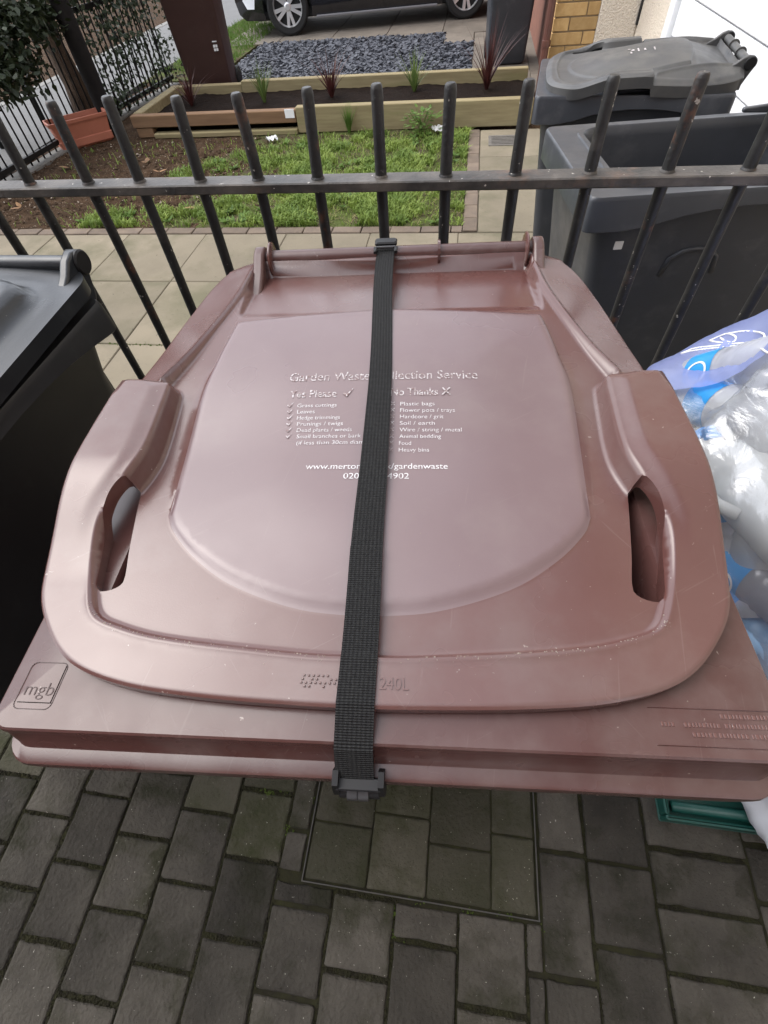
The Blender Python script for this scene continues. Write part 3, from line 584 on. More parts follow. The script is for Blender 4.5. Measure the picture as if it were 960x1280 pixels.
# garden path of large slabs
path = struct(MB().cbox(-4.4, 1.69, 1.0, 3.56, -.45, GB - .006, .002).obj('path', 'slabjoint'))
ys = [1.01, 1.46, 2.17, 2.87, 3.555]
for r_ in range(4):
    x = -4.38
    while x < 1.66:
        x2 = min(x + .622, 1.685); MB().cbox(x + .0025, x2 - .0025, ys[r_] + .003, ys[r_ + 1] - .003, GB - .05, GB, .004, jit=.002, tilt=.003).obj('paving_slab', 'slab', path); x += .622
path2 = struct(MB().cbox(.0, 1.69, 3.562, 5.72, -.45, GB - .006, .002).obj('side_path', 'slabjoint'))
for (a, b) in ((3.565, 4.28), (4.28, 5.0), (5.0, 5.715)):
    for (c_, d_) in ((.105, .66), (.66, 1.21), (1.21, 1.685)):
        MB().cbox(c_ + .003, d_ - .003, a + .003, b - .003, GB - .05, GB, .004, jit=.002, tilt=.003).obj('paving_slab', 'slab', path2)
y = 3.565
while y < 5.68:
    MB().cbox(.002, .100, y + .003, y + .212, GB - .05, GB + .006, .004, jit=.003, tilt=.02).obj('edging_brick', 'edging', path2); y += .215
x = -4.38
while x < -.02:
    MB().cbox(x + .003, min(x + .212, -.003), 3.562, 3.655, GB - .05, GB + .003, .004, jit=.003, tilt=.02).obj('edging_brick', 'edging', path); x += .215
a = P(612, 184, GB); b = P(646, 168, GB)
dr = thing('drain_cover', 'small square iron drain cover set in the garden path', 'drain cover', ((a[0] + b[0]) / 2, (a[1] + b[1]) / 2, GB))
MB().cbox(-.135, .135, -.135, .135, -.02, .006, .002).obj('frame', 'lead', dr)
for k in range(6): MB().cbox(-.11, .11, -.105 + k * .037, -.085 + k * .037, .0065, .011, .002).obj('bar', 'lead', dr)
# moss along the slab joint
ms = MB()
for _ in range(240):
    x = rnd.uniform(-2.2, -1.2); crumb(ms, x, 2.17 + rnd.gauss(0, .008), GB - .004, rnd.uniform(.004, .012))
stuff(ms.obj('joint_moss', 'moss', path))

# soil and lawn
def ground_patch(name, m, x0, x1, y0, y1, n, amp, z, f=3.0):
    b = MB(); nx = max(2, int((x1 - x0) * n)); ny = max(2, int((y1 - y0) * n))
    for j in range(ny + 1):
        for i in range(nx + 1):
            x, y = x0 + (x1 - x0) * i / nx, y0 + (y1 - y0) * j / ny
            b.v.append((x, y, z + amp * (noise.noise((x * f, y * f, 3)) + .6 * noise.noise((x * f * 4, y * f * 4, 1)))))
    b.f = [(j * (nx + 1) + i, j * (nx + 1) + i + 1, (j + 1) * (nx + 1) + i + 1, (j + 1) * (nx + 1) + i) for j in range(ny) for i in range(nx)]
    return b.obj(name, m, None, True)
struct(ground_patch('soil_bed', 'soil', -4.40, -2.0, 3.66, 8.1, 18, .018, GB - .004))
struct(ground_patch('lawn', 'turf', -2.3, 0.0, 3.66, 5.80, 18, .010, GB - .004))
def leaf(m, c, d, up, L_, w_):
    c, d, up = Vector(c), Vector(d).normalized(), Vector(up); s_ = d.cross(up).normalized()
    m.add([c, c + d * L_ * .35 + s_ * w_, c + d * L_ * .75 + s_ * w_ * .6, c + d * L_, c + d * L_ * .75 - s_ * w_ * .6, c + d * L_ * .35 - s_ * w_], [(0, 1, 2, 3), (0, 3, 4, 5)])
def bare(x, y):                                                       # 0 grass .. 1 bare earth
    n = noise.noise((x * 1.3, y * 1.3, 5)) + .5 * noise.noise((x * 4, y * 4, 2))
    t = (-1.95 - x) * .8 + .75 * n + .45 * max(0, y - 4.6)
    t -= .8 * max(0, 1 - abs(y - 3.72) / .35)
    return t
gr = MB(); n_ = 0
while n_ < 36000:
    x, y = rnd.uniform(-3.9, -.005), rnd.uniform(3.665, 5.72)
    t = bare(x, y); pn = noise.noise((x * 2.6, y * 2.6, 9)) + .5 * noise.noise((x * 8, y * 8, 4))
    if t > rnd.uniform(-.15, .35): 
        if rnd.random() > .02: n_ += .2; continue
    if pn < -.06 and rnd.random() < .82: n_ += .2; continue
    h = rnd.uniform(.010, .046) * (1 + .9 * pn); w_ = rnd.uniform(.0025, .006); a = rnd.uniform(0, 6.28); l = rnd.uniform(.3, 1.5) * h
    ca, sa = math.cos(a), math.sin(a); bx, by = math.cos(a + 1.57) * w_, math.sin(a + 1.57) * w_; z = GB - .002
    gr.add([(x - bx, y - by, z), (x + bx, y + by, z), (x + ca * l * .4 + bx * .8, y + sa * l * .4 + by * .8, z + h * .75), (x + ca * l * .4 - bx * .8, y + sa * l * .4 - by * .8, z + h * .75), (x + ca * l, y + sa * l, z + h)], [(0, 1, 2, 3), (3, 2, 4)])
    n_ += 1
dg_ = MB(); rz_ = MB()
for _ in range(4200):
    x, y = rnd.uniform(-3.6, -.01), rnd.uniform(3.67, 5.72)
    if bare(x, y) > rnd.uniform(.0, .7): continue
    a = rnd.uniform(0, 6.28); h = rnd.uniform(.01, .03); l = rnd.uniform(.02, .06); w_ = .0022; ca, sa = math.cos(a), math.sin(a)
    dg_.add([(x - sa * w_, y + ca * w_, GB), (x + sa * w_, y - ca * w_, GB), (x + ca * l, y + sa * l, GB + h)], [(0, 1, 2)])
for _ in range(260):
    x, y = rnd.uniform(-3.4, -.05), rnd.uniform(3.7, 5.65)
    if bare(x, y) > .25 or noise.noise((x * 1.7, y * 1.7, 12)) < -.05: continue
    for k in range(rnd.randint(6, 11)):
        a = rnd.uniform(0, 6.28); leaf(rz_, (x, y, GB + .008), (math.cos(a), math.sin(a), rnd.uniform(.1, .7)), (0, 0, 1), rnd.uniform(.03, .075), rnd.uniform(.008, .018))
tag(stuff(dg_.obj('dry_grass', 'straw')), 'dry straw coloured stems lying among the lawn grass', 'grass')
tag(stuff(rz_.obj('lawn_weeds', 'weed')), 'flat leafy weeds scattered through the lawn', 'weeds')
g_ = stuff(gr.obj('grass', 'grass')); tag(g_, 'rough bright green lawn of short grass and weeds before the timber bed', 'grass')
cl = MB()
for _ in range(2600):
    x, y = rnd.uniform(-4.3, -1.2), rnd.uniform(3.68, 5.7)
    if bare(x, y) < 0 and rnd.random() < .85: continue
    s_ = rnd.uniform(.004, .02) * (1 if rnd.random() > .05 else 1.6)
    crumb(cl, x, y, GB + .002, s_)
c_ = stuff(cl.obj('soil_crumbs', 'clod')); tag(c_, 'loose crumbs and stones on the bare brown soil', 'soil')
for i, (px, py) in enumerate(((88, 212), (185, 205), (200, 217), (245, 262), (28, 262), (150, 250), (118, 236))):
    p = P(px, py, GB); m = MB(); leaf(m, (0, 0, .012), (rnd.uniform(-1, 1), rnd.uniform(-1, 1), .15), (0, 0, 1), .09, .026); leaf(m, (.0, .0, .012), (rnd.uniform(-1, 1), rnd.uniform(-1, 1), .3), (.2, 0, 1), .06, .02)
    tag(m.obj('dead_leaf', 'deadleaf', None, False, (p[0], p[1], GB + .006)), ('dry brown leaf on the soil just in front of the terracotta trough', 'upper of two dry leaves on the soil below the brown board', 'lower of two dry leaves on the soil below the brown board', 'dry brown leaf where bare soil meets the lawn edge', 'dry brown leaf on bare soil beside the evergreen shrub stem', 'dry brown leaf on bare soil near the path edging', 'dry brown leaf in the middle of the bare soil patch')[i], 'leaf', 'fallen leaves on the soil')
for (px, py, lb) in ((341, 178, 'crumpled white paper scrap on the lawn below the timber bed'), (547, 166, 'torn white wrapper on the grass beside the path edging')):
    p = P(px, py, GB); m = MB(); n = 8; vs = []
    for j in range(n):
        for i in range(n): vs.append(((i / 7 - .5) * .10 + rnd.uniform(-.008, .008), (j / 7 - .5) * .08 + rnd.uniform(-.008, .008), .035 + rnd.uniform(-.022, .022)))
    m.add(vs, [(j * n + i, j * n + i + 1, (j + 1) * n + i + 1, (j + 1) * n + i) for j in range(n - 1) for i in range(n - 1)])
    tag(m.obj('paper_scrap', 'white', None, False, (p[0], p[1], GB), rnd.uniform(0, 90)), lb, 'litter')
def tuft(name, label, cat, loc, m, n, h, spread, w_, droop=.4, group=None, wid_bot=1.0):
    b = MB()
    for _ in range(n):
        a = rnd.uniform(0, 6.28); l = h * rnd.uniform(.55, 1.05); s_ = spread * rnd.uniform(.05, 1.0); pts = []
        ca, sa = math.cos(a), math.sin(a); K = 6
        for k in range(K + 1):
            t = k / K; r_ = s_ * l * (t ** 1.4); z = l * (t - droop * (s_ ** 1.3) * t * t)
            pts.append((ca * (.012 + r_), sa * (.012 + r_), max(z, .004)))
        vs = []
        for k, p in enumerate(pts):
            ww = w_ * (1 - (k / K) ** 2 * .92) * (.7 + .6 * math.sin(math.pi * min(1, k / K + .2))); vs += [(p[0] - sa * ww, p[1] + ca * ww, p[2]), (p[0] + sa * ww, p[1] - ca * ww, p[2])]
        b.add(vs, [(2 * k, 2 * k + 1, 2 * k + 3, 2 * k + 2) for k in range(K)])
    return tag(b.obj(name, m, None, True, loc), label, cat, group)
p = P(437, 167, GB); tuft('feathery_weed', 'feathery green weed growing against the pale timber board', 'weed', (p[0], p[1], GB), 'weed', 90, .26, .45, .003)
p = P(527, 168, GB)
wb = MB()
for _ in range(150):
    a, r_, z = rnd.uniform(0, 6.28), rnd.uniform(0, .16) ** 1.0, rnd.uniform(.02, .19)
    leaf(wb, (r_ * math.cos(a), r_ * math.sin(a), z), (math.cos(a), math.sin(a), rnd.uniform(-.3, .6)), (0, 0, 1), rnd.uniform(.03, .07), rnd.uniform(.01, .018))
for k in range(6): a = k * 1.05; wb.tube([(0, 0, 0), (.05 * math.cos(a), .05 * math.sin(a), .1), (.11 * math.cos(a), .11 * math.sin(a), .17)], .003, 5)
tag(wb.obj('leafy_weed', 'weed', None, False, (p[0], p[1], GB)), 'broad leafy weed clump at the end of the lawn', 'weed')

# raised timber bed
YF, YB = 5.80, 6.86; ZT = GB + .20
bed = thing('raised_bed', 'raised planting bed built of pale timber sleepers with dark compost', 'raised bed', (0, 0, GB))
MB().cbox(-1.72, .575, YF - .0, YF + .09, 0, .205, .006).obj('sleeper', 'timber', bed)['label'] = 'tall pale front board of the bed'
MB().cbox(-3.50, -1.725, YF + .0, YF + .09, .085, .185, .006).obj('sleeper', 'timberbrown', bed)['label'] = 'brown front board left of the paper tag'
MB().cbox(-3.28, -1.725, YF - .035, YF + .06, 0, .040, .005).obj('sleeper', 'timber', bed)
MB().cbox(-3.48, -3.30, YF + .01, YF + .09, 0, .080, .005).obj('sleeper', 'timberbrown', bed)
MB().cbox(-3.50, -3.40, YF + .093, YB + .1, 0, .19, .006).obj('sleeper', 'timber', bed)
MB().cbox(-2.62, .575, YB, YB + .09, 0, .215, .006).obj('sleeper', 'timber', bed)
MB().cbox(-3.395, -2.625, YB + .01, YB + .10, 0, .19, .006).obj('sleeper', 'timber', bed)
so = ground_patch('compost', 'compost', -3.40, .57, YF + .088, YB + .003, 22, .018, .115, 5); so.parent = bed
p = P(361, 145, YF - .006, 1)
MB().cbox(-1.83, -1.735, YF - .0065, YF - .001, .125, .195, .001).obj('paper_tag', 'white', bed)
for nm, lb, px, py, m, n, h, sp, w_ in (('cordyline', 'maroon spiky cordyline in the bed below the car', 415, 122, 'redplant', 44, .46, 1.15, .0055), ('cordyline', 'tall maroon spiky cordyline in the bed beside the charcoal bin', 608, 112, 'redplant', 44, .62, .85, .006),
        ('strap_leaf_plant', 'green grassy plant in the bed behind the brown board', 331, 128, 'greenplant', 40, .40, .7, .006), ('strap_leaf_plant', 'pale green grassy plant in the bed between the two maroon plants', 518, 114, 'greenplant', 40, .38, .9, .006),
        ('cordyline', 'small dark maroon cordyline in front of the far brown bin', 240, 132, 'redplant', 36, .42, 1.1, .0055)):
    q = P(px, py, GB + .115); tuft(nm, lb, 'plant', (q[0], q[1], GB + .108), m, n, h, sp, w_, .35)

# slate chippings
sl = struct(MB().cbox(-3.40, -.03, YB + .105, 10.28, -.5, GB - .012, .002).obj('slate_bed', 'slatebed'))
sc = MB()
for _ in range(11000):
    x, y = rnd.uniform(-3.38, -.04), rnd.uniform(YB + .11, 10.26)
    if x > -.46 and y > 9.55: continue
    s_ = rnd.uniform(.016, .046); a = rnd.uniform(0, 3.14); t1, t2 = rnd.uniform(-.45, .45), rnd.uniform(-.45, .45); z = GB + rnd.uniform(-.006, .022); th = rnd.uniform(.006, .012)
    pts = []
    for k in range(5):
        q = a + k * 1.257 + rnd.uniform(-.35, .35); r_ = s_ * rnd.uniform(.6, 1.0); dx, dy = r_ * math.cos(q), r_ * math.sin(q) * .75
        pts.append((x + dx, y + dy, z + dx * t1 + dy * t2))
    sc.add(pts + [(q[0], q[1], q[2] + th) for q in pts], [tuple(range(5, 10))] + [(k, (k + 1) % 5, 5 + (k + 1) % 5, 5 + k) for k in range(5)])
s_ = stuff(sc.obj('slate_chippings', 'slate')); tag(s_, 'blue grey slate chippings between the bed and the driveway', 'chippings')
# driveway
drive = struct(MB().cbox(-4.1, 3.4, 10.29, 14.2, -.5, GB - .012, .002).obj('driveway', 'slabjoint'))
x = -4.08
while x < 3.3:
    for (a, b) in ((10.295, 11.15), (11.15, 12.0), (12.0, 12.9), (12.9, 14.1)):
        MB().cbox(x + .004, x + .886, a + .004, b - .004, GB - .05, GB + .004, .004, tilt=.002).obj('paving_slab', 'drive', drive)
    x += .89
hard = struct(MB().cbox(-.025, 2.2, YB + .105, 10.28, -.5, GB - .012, .002).obj('side_yard', 'slabjoint'))
for (a, b) in ((YB + .11, 7.7), (7.7, 8.55), (8.55, 9.4), (9.4, 10.275)):
    for c_ in (0, .7, 1.4): MB().cbox(-.02 + c_, .675 + c_, a + .004, b - .004, GB - .05, GB, .004, tilt=.002).obj('paving_slab', 'drive', hard)
MB().cbox(-.455, -.03, 9.56, 10.28, GB - .05, GB + .012, .004).obj('paving_slab', 'drive', hard)
# street on the left
road = struct(MB().cbox(-30, -6.3, -30, 60, -.6, GB - .11, .002).obj('road', 'asphalt'))
struct(MB().cbox(-6.13, -4.56, -30, 60, -.6, GB - .004, .002).obj('pavement', 'pavement'))
kb = struct(MB().cbox(-6.30, -6.135, -30, 60, -.62, GB - .022, .002).obj('kerb', 'joint'))
y = -3.0
while y < 26: MB().cbox(-6.298, -6.14, y, y + .908, -.6, GB + .0, .012).obj('kerb_stone', 'kerb', kb); y += .915
y = -2.0
rl = MB()
while y < 34: rl.cbox(-9.15, -9.03, y, y + 2.0, GB - .105, GB - .101, .001); y += 4.2
for x in (-6.62, -6.78): rl.cbox(x, x + .07, -20, 50, GB - .105, GB - .101, .001)
struct(rl.obj('road_marking', 'roadpaint'))
struct(MB().cbox(-4.56, -3.5, 8.2, 26, -.6, GB - .002, .002).obj('verge', 'turf'))
gv = MB()
for _ in range(5000):
    x, y = rnd.uniform(-4.5, -3.52), rnd.uniform(8.6, 13.5)
    if rnd.random() < .35 + .8 * noise.noise((x * 3, y * 3, 1)): continue
    h = rnd.uniform(.02, .09); a = rnd.uniform(0, 6.28); w_ = .006
    gv.add([(x - w_, y, GB), (x + w_, y, GB), (x + math.cos(a) * h * .5, y + math.sin(a) * h * .5, GB + h)], [(0, 1, 2)])
tag(stuff(gv.obj('verge_grass', 'weed')), 'straggly grass on the strip between driveway and road', 'grass')

# ------------------------------------------------------------------ black bar fence in front
fence = thing('bar_fence', 'black painted iron bar fence with flaking flat top rail behind the strapped bin', 'fence', (0, .955, 0))
MB().cbox(-4.55, 3.5, -.022, .022, 1.044, 1.060, .002).obj('top_rail', 'railtop', fence)
MB().cbox(-4.55, 3.5, -.018, .018, .115, .127, .002).obj('bottom_rail', 'iron', fence)
bx = [-.834, -.710, -.606, -.484, -.373, -.262, -.148, -.035, .082, .203, .324, .446]
for k in range(1, 16): bx.append(-.834 - .1175 * k)
for k in range(1, 18): bx.append(.446 + .12 * k)
for x in bx:
    l = rnd.uniform(-.006, .006); lean_ = rnd.uniform(-.004, .004); zt = 1.181 + rnd.uniform(-.003, .004); r_ = .0096
    rusty = rnd.random() < .12 or min(abs(x + .034), abs(x + .373), abs(x + .262)) < .01
    br_ = MB().tube([(0, 0, .03), (rnd.uniform(-.001, .001), rnd.uniform(-.0015, .0015), .5), (0, 0, 1.03), (0, 0, 1.07), (lean_ * .4, lean_ * .3, 1.12), (lean_, lean_ * .6, zt - .008), (lean_, lean_ * .6, zt - .002), (lean_, lean_ * .6, zt)], [r_, r_, r_ * 1.03, r_ * 1.06, r_, r_ * 1.02, r_ * .92, r_ * .72], 14).obj('bar', 'ironrust' if rusty else 'iron', fence, True, (x, l * .3, 0), angle=35)
    wl_ = MB(); n = 16
    for (rr_, zz_) in ((.0120, 1.0603), (.0113, 1.0618), (.0100, 1.0640)):
        for k in range(n): a = 2 * math.pi * k / n; q = rr_ * (1 + .12 * noise.noise((math.cos(a) * 3, math.sin(a) * 3, x * 40))); wl_.v.append((q * math.cos(a), q * math.sin(a), zz_))
    wl_.f = [(k * n + i, k * n + (i + 1) % n, (k + 1) * n + (i + 1) % n, (k + 1) * n + i) for k in range(2) for i in range(n)]
    wl_.obj('weld', 'ironrust' if rnd.random() < .5 else 'railtop', br_, True)

# ------------------------------------------------------------------ the strapped brown bin
BIN_LOC, BIN_RZ, SH = (-.0431, .0623, 0), 4.48, -.008
bbin, bbody, blid = make_bin('garden_waste_bin', 'brown garden waste wheelie bin held shut by a black strap', 'brown', BIN_LOC, BIN_RZ, 'panel', 'brown', 'brown_body', None, False, SH)
# fan of the hinge side: moulded front plate marks
def textmesh(txt, size, align='LEFT', shear=0.0, bold=0.0):
    cu = bpy.data.curves.new('t', 'FONT'); cu.body = txt; cu.size = size; cu.align_x = align; cu.shear = shear; cu.offset = bold; cu.resolution_u = 3
    o = bpy.data.objects.new('t', cu); C.objects.link(o); dg = bpy.context.evaluated_depsgraph_get(); dg.update()
    me = bpy.data.meshes.new_from_object(o.evaluated_get(dg)); bpy.data.objects.remove(o); bpy.data.curves.remove(cu)
    v = np.array([tuple(q.co)[:2] for q in me.vertices]); f = [tuple(pp.vertices) for pp in me.polygons]; bpy.data.meshes.remove(me); return v, f
def lid_text(txt, u0, v0, width, height, m, name='lettering', bold=0.0, shear=0.0, parent=None):
    v, f = textmesh(txt, 1.0, 'LEFT', shear, bold); w_ = v[:, 0].max() - v[:, 0].min()
    x = (v[:, 0] - v[:, 0].min()) / w_ * width + u0 - SH; y = v[:, 1] * height / .70 + v0
    X = np.stack([x, y], 1); z = lidz(X) + .0005
    b = MB(); b.v = [(a[0], a[1], c) for a, c in zip(X, z)]; b.f = f
    return b.obj(name, m, parent or blid)
def lid_poly(polys, m, name):
    b = MB()
    for pl in polys:
        X = np.array(pl) - [SH, 0]; z = lidz(X) + .0012; b.add([(a[0], a[1], c) for a, c in zip(X, z)], [tuple(range(len(pl)))])
    return b.obj(name, m, blid)
lid_text('Garden Waste Collection Service', -.114, .3725, .2145, .0125, 'printworn', bold=.002)
lid_text('Yes Please', -.111, .3485, .054, .0105, 'printworn', bold=.010)
lid_text('No Thanks', .004, .3490, .052, .0105, 'printworn', bold=.010)
left = ['Grass cuttings', 'Leaves', 'Hedge trimmings', 'Prunings / twigs', 'Dead plants / weeds', 'Small branches or bark', '(if less than 30cm diameter)']
right = ['Plastic bags', 'Flower pots / trays', 'Hardcore / grit', 'Soil / earth', 'Wire / string / metal', 'Animal bedding', 'Food', 'Heavy bins']
def tick(u, v, s_): return [(u, v + .35 * s_), (u + .12 * s_, v + .5 * s_), (u + .33 * s_, v + .25 * s_), (u + .95 * s_, v + s_), (u + .38 * s_, v)]
def cross(u, v, s_): return [[(u, v), (u + .2 * s_, v), (u + s_, v + s_), (u + .8 * s_, v + s_)], [(u + .8 * s_, v), (u + s_, v), (u + .2 * s_, v + s_), (u, v + s_)]]
tk = []; ck = []
for i, t_ in enumerate(left):
    v_ = .3345 - i * .0086; lid_text(t_, -.1000 + .001 * i, v_, .0031 * len(t_) + .001, .0052, 'print', bold=-.010)
    if i < 6: tk.append(tick(-.1105 + .0008 * i - .001, v_, .0075))
for i, t_ in enumerate(right):
    v_ = .3345 - i * .0089; lid_text(t_, .0150, v_, .0031 * len(t_), .0052, 'print', bold=-.010); ck += cross(.0045, v_, .0048)
for q_ in tk + [tick(-.050, .348, .013)]: lid_poly([q_], 'printworn', 'tick_mark')
ck += cross(.060, .349, .010)
for k_ in range(0, len(ck), 2): lid_poly(ck[k_:k_ + 2], 'printworn', 'cross_mark')
lid_text('www.merton.gov.uk/gardenwaste', -.0795, .2500, .1440, .0072, 'print')
lid_text('020 8274 4902', -.0395, .2375, .0655, .0072, 'print')
# raised moulding marks
def raised(m, name, parent, quads, z, h=.0007):
    b = MB()
    for (a0, a1, b0, b1) in quads: b.cbox(a0, a1, b0, b1, z - .001, z + h, .0002)
    return b.obj(name, m, parent)
dots = []
for k in range(9):
    for r_ in range(4):
        if rnd.random() < .5 or r_ == 1: dots.append((-.0545 - SH + k * .0037 + .0008 * r_, -.0545 - SH + k * .0037 + .0008 * r_ + .0016, .0370 + r_ * .0027, .0370 + r_ * .0027 + .0016))
raised('brown', 'braille_dots', blid, dots, float(lidz([(0, .042)])[0]), .0011)
v, f = textmesh('240L', 1.0); X = np.stack([(v[:, 0] / v[:, 0].max()) * .0225 + .0072 - SH, v[:, 1] * .0092 / .7 + .0372], 1); z = lidz(X) + .0004
b = MB(); n = len(X); b.v = [(a[0], a[1], c - .001) for a, c in zip(X, z)] + [(a[0], a[1], c + .0004) for a, c in zip(X, z)]; b.f = [tuple(i + n for i in q) for q in f]
ed = {}
for q in f:
    for i in range(len(q)): e_ = tuple(sorted((q[i], q[(i + 1) % len(q)]))); ed[e_] = ed.get(e_, 0) + 1
b.f += [(i, j, j + n, i + n) for (i, j), c in ed.items() if c == 1]; b.obj('moulded_capacity', 'brown', blid)
def outline(pts, w_, z, h, m, name, parent):                           # thin raised line round a polygon
    b = MB(); n = len(pts)
    for i in range(n):
        a, c = Vector((*pts[i], 0)), Vector((*pts[(i + 1) % n], 0)); d = (c - a).normalized(); s_ = Vector((-d.y, d.x, 0)) * w_ / 2; a = a - d * w_ * .5; c = c + d * w_ * .5
        b.add([a + s_ + Vector((0, 0, z)), a - s_ + Vector((0, 0, z)), c - s_ + Vector((0, 0, z)), c + s_ + Vector((0, 0, z)), a + s_ + Vector((0, 0, z + h)), a - s_ + Vector((0, 0, z + h)), c - s_ + Vector((0, 0, z + h)), c + s_ + Vector((0, 0, z + h))],
              [(4, 5, 6, 7), (0, 1, 5, 4), (1, 2, 6, 5), (2, 3, 7, 6), (3, 0, 4, 7)])
    return b.obj(name, m, parent)
def rnded(x0, x1, y0, y1, r, n=4):
    o = []
    for cx, cy, a0 in ((x1 - r, y0 + r, -90), (x1 - r, y1 - r, 0), (x0 + r, y1 - r, 90), (x0 + r, y0 + r, 180)):
        for k in range(n + 1): t = R(a0 + 90 * k / n); o.append((cx + r * math.cos(t), cy + r * math.sin(t)))
    return o
M['mark'] = mat('painted_mark_shade', (.045, .022, .020), .6)  # moulded lines drawn in darker brown, their shade put into the colour
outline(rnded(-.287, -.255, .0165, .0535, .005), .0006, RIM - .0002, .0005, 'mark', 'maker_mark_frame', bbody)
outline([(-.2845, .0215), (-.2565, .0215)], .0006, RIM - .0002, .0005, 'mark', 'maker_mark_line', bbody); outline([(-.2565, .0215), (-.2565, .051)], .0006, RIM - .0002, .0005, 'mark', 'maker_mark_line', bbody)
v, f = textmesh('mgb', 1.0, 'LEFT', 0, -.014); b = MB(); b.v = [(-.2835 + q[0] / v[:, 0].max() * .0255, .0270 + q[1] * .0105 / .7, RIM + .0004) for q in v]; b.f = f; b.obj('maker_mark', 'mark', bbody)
dq = []
for (y_, x_, e_) in ((.0345, .2055, .292), (.0090, .2055, .290)): dq.append((x_, e_, y_, y_ + .0006))
for y_, xs in ((.0285, ((.255, .289),)), (.0220, ((.212, .222), (.228, .252), (.256, .284))), (.0155, ((.232, .246), (.250, .268), (.272, .286)))):
    for a, c in xs:
        x = a
        while x < c: w_ = rnd.uniform(.0012, .0024); dq.append((x, x + w_, y_, y_ + .0032)); x += w_ + .0008
raised('brown', 'moulded_script', bbody, dq, RIM, .0006)
gt_ = MB(); gp = []
for _ in range(230):
    side = 1 if rnd.random() < .45 else -1; a_ = half_tray[rnd.randrange(8, 62)]; q_ = (a_[0] * side + rnd.gauss(0, .002), a_[1] + rnd.uniform(-.0035, .0015))
    if q_[1] < .125: gp.append(q_)
for _ in range(110): gp.append((rnd.uniform(-.24, .24), rnd.uniform(.03, .60)))
for q_, z_ in zip(gp, lidz(gp)): crumb(gt_, q_[0], q_[1], z_ - .0002, rnd.uniform(.0004, .0009))
stuff(gt_.obj('grit', 'grit', blid))
# strap over the lid
strap = thing('lashing_strap', 'black woven strap with buckles running over the brown bin lid', 'strap', BIN_LOC, BIN_RZ)
def uc(v_): return -.0135 + (.0058) * sm(np.array([.60 - v_]), 0, .35)[0] - .0025 * sm(np.array([.26 - v_]), 0, .12)[0] + .001 * math.sin(v_ * 19)
vs_ = np.linspace(.632, .026, 160)
zz = np.maximum.reduce([lidz(np.stack([[uc(q) - SH + o for q in vs_], vs_], 1)) for o in (-.012, 0, .012)]) + .0004
prof = [(.656, .0335), (.661, .040), (.660, .050), (.654, .0575), (.646, .0592)] + list(zip(vs_, zz)) + [(.0225, .012), (.0015, .0018), (-.0008, .0005), (-.0165, -.0245), (-.0205, -.0290), (-.0205, -.042), (-.0165, -.052), (-.012, -.054)]
# taut: upper hull from the handle to the front lip
top = prof[4:-5]; hull = []
for q in sorted(top):
    while len(hull) > 1 and (hull[-1][0] - hull[-2][0]) * (q[1] - hull[-2][1]) - (hull[-1][1] - hull[-2][1]) * (q[0] - hull[-2][0]) >= 0: hull.pop()
    hull.append(q)
hull = hull[::-1]
hx = np.array([q[0] for q in hull])[::-1]; hz_ = np.array([q[1] for q in hull])[::-1]
samp = np.linspace(hx[-1], hx[0], 140); soft = .45
line = [(q, float(np.interp(q, hx, hz_)) * (1 - soft) + soft * max(float(np.interp(q, vs_[::-1], zz[::-1])) if q > .026 else -1, float(np.interp(q, hx, hz_)) - .003)) for q in samp]
prof = prof[:4] + line + prof[-5:]
def ribbon(name, prof, wf, th, lift, m, parent, edge=.0):
    b = MB(); s_ = 0; uvs = []; n = len(prof); pr = [Vector((0, a, c)) for a, c in prof]
    for i, p in enumerate(pr):
        d = (pr[min(i + 1, n - 1)] - pr[max(i - 1, 0)]).normalized(); nr = Vector((0, d.z, -d.y))
        if nr.z < 0 and i < n - 6: nr = -nr
        if i >= n - 6: nr = Vector((0, d.z, -d.y)); nr = nr if nr.y < .3 and nr.dot(Vector((0, -1, .3))) > -.2 else -nr
        if i: s_ += (p - pr[i - 1]).length
        c = uc(max(p.y, 0)); w_ = wf(p.y) / 2
        for k, (x, h) in enumerate(((-w_, lift), (-w_, lift + th), (-w_ * .33, lift + th * 1.12), (w_ * .33, lift + th * 1.12), (w_, lift + th), (w_, lift))):
            q = p + nr * h; b.v.append((c + x, q.y, RIM + q.z)); uvs.append((s_, x))
    for i in range(n - 1):
        for k in range(5): b.f.append((i * 6 + k, i * 6 + k + 1, (i + 1) * 6 + k + 1, (i + 1) * 6 + k))
        b.f.append((i * 6 + 5, i * 6, (i + 1) * 6, (i + 1) * 6 + 5))
    o = b.obj(name, m, parent); me = o.data; ul = me.uv_layers.new(name='UVMap')
    for lp_ in me.loops: ul.data[lp_.index].uv = uvs[lp_.vertex_index]
    return o
ribbon('webbing', prof, lambda v_: .0252 + .0034 * float(sm(np.array([.45 - v_]), 0, .30)[0]), .0014, .0, 'web', strap)
ribbon('doubled_webbing', [q for q in prof if q[0] < .160], lambda v_: .0287, .0014, .0014, 'web', strap)
bk = MB(); hv, hz = .648, .045                                         # ladder-lock at the handle
MB().cbox(uc(.64) - .0158, uc(.64) + .0158, .640, .656, RIM + .0605, RIM + .0665, .0018).obj('buckle', 'black_pl', strap)
MB().tube([(uc(.64) - .0135, .634, RIM + .0630), (uc(.64) + .0135, .634, RIM + .0630)], .0019, 8).obj('buckle_bar', 'buckgrey', strap)
for s_ in (-1, 1): MB().cbox(uc(.64) + s_ * .0145 - .0022, uc(.64) + s_ * .0145 + .0022, .622, .6365, RIM + .0585, RIM + .0640, .001).obj('buckle_side', 'black_pl', strap)
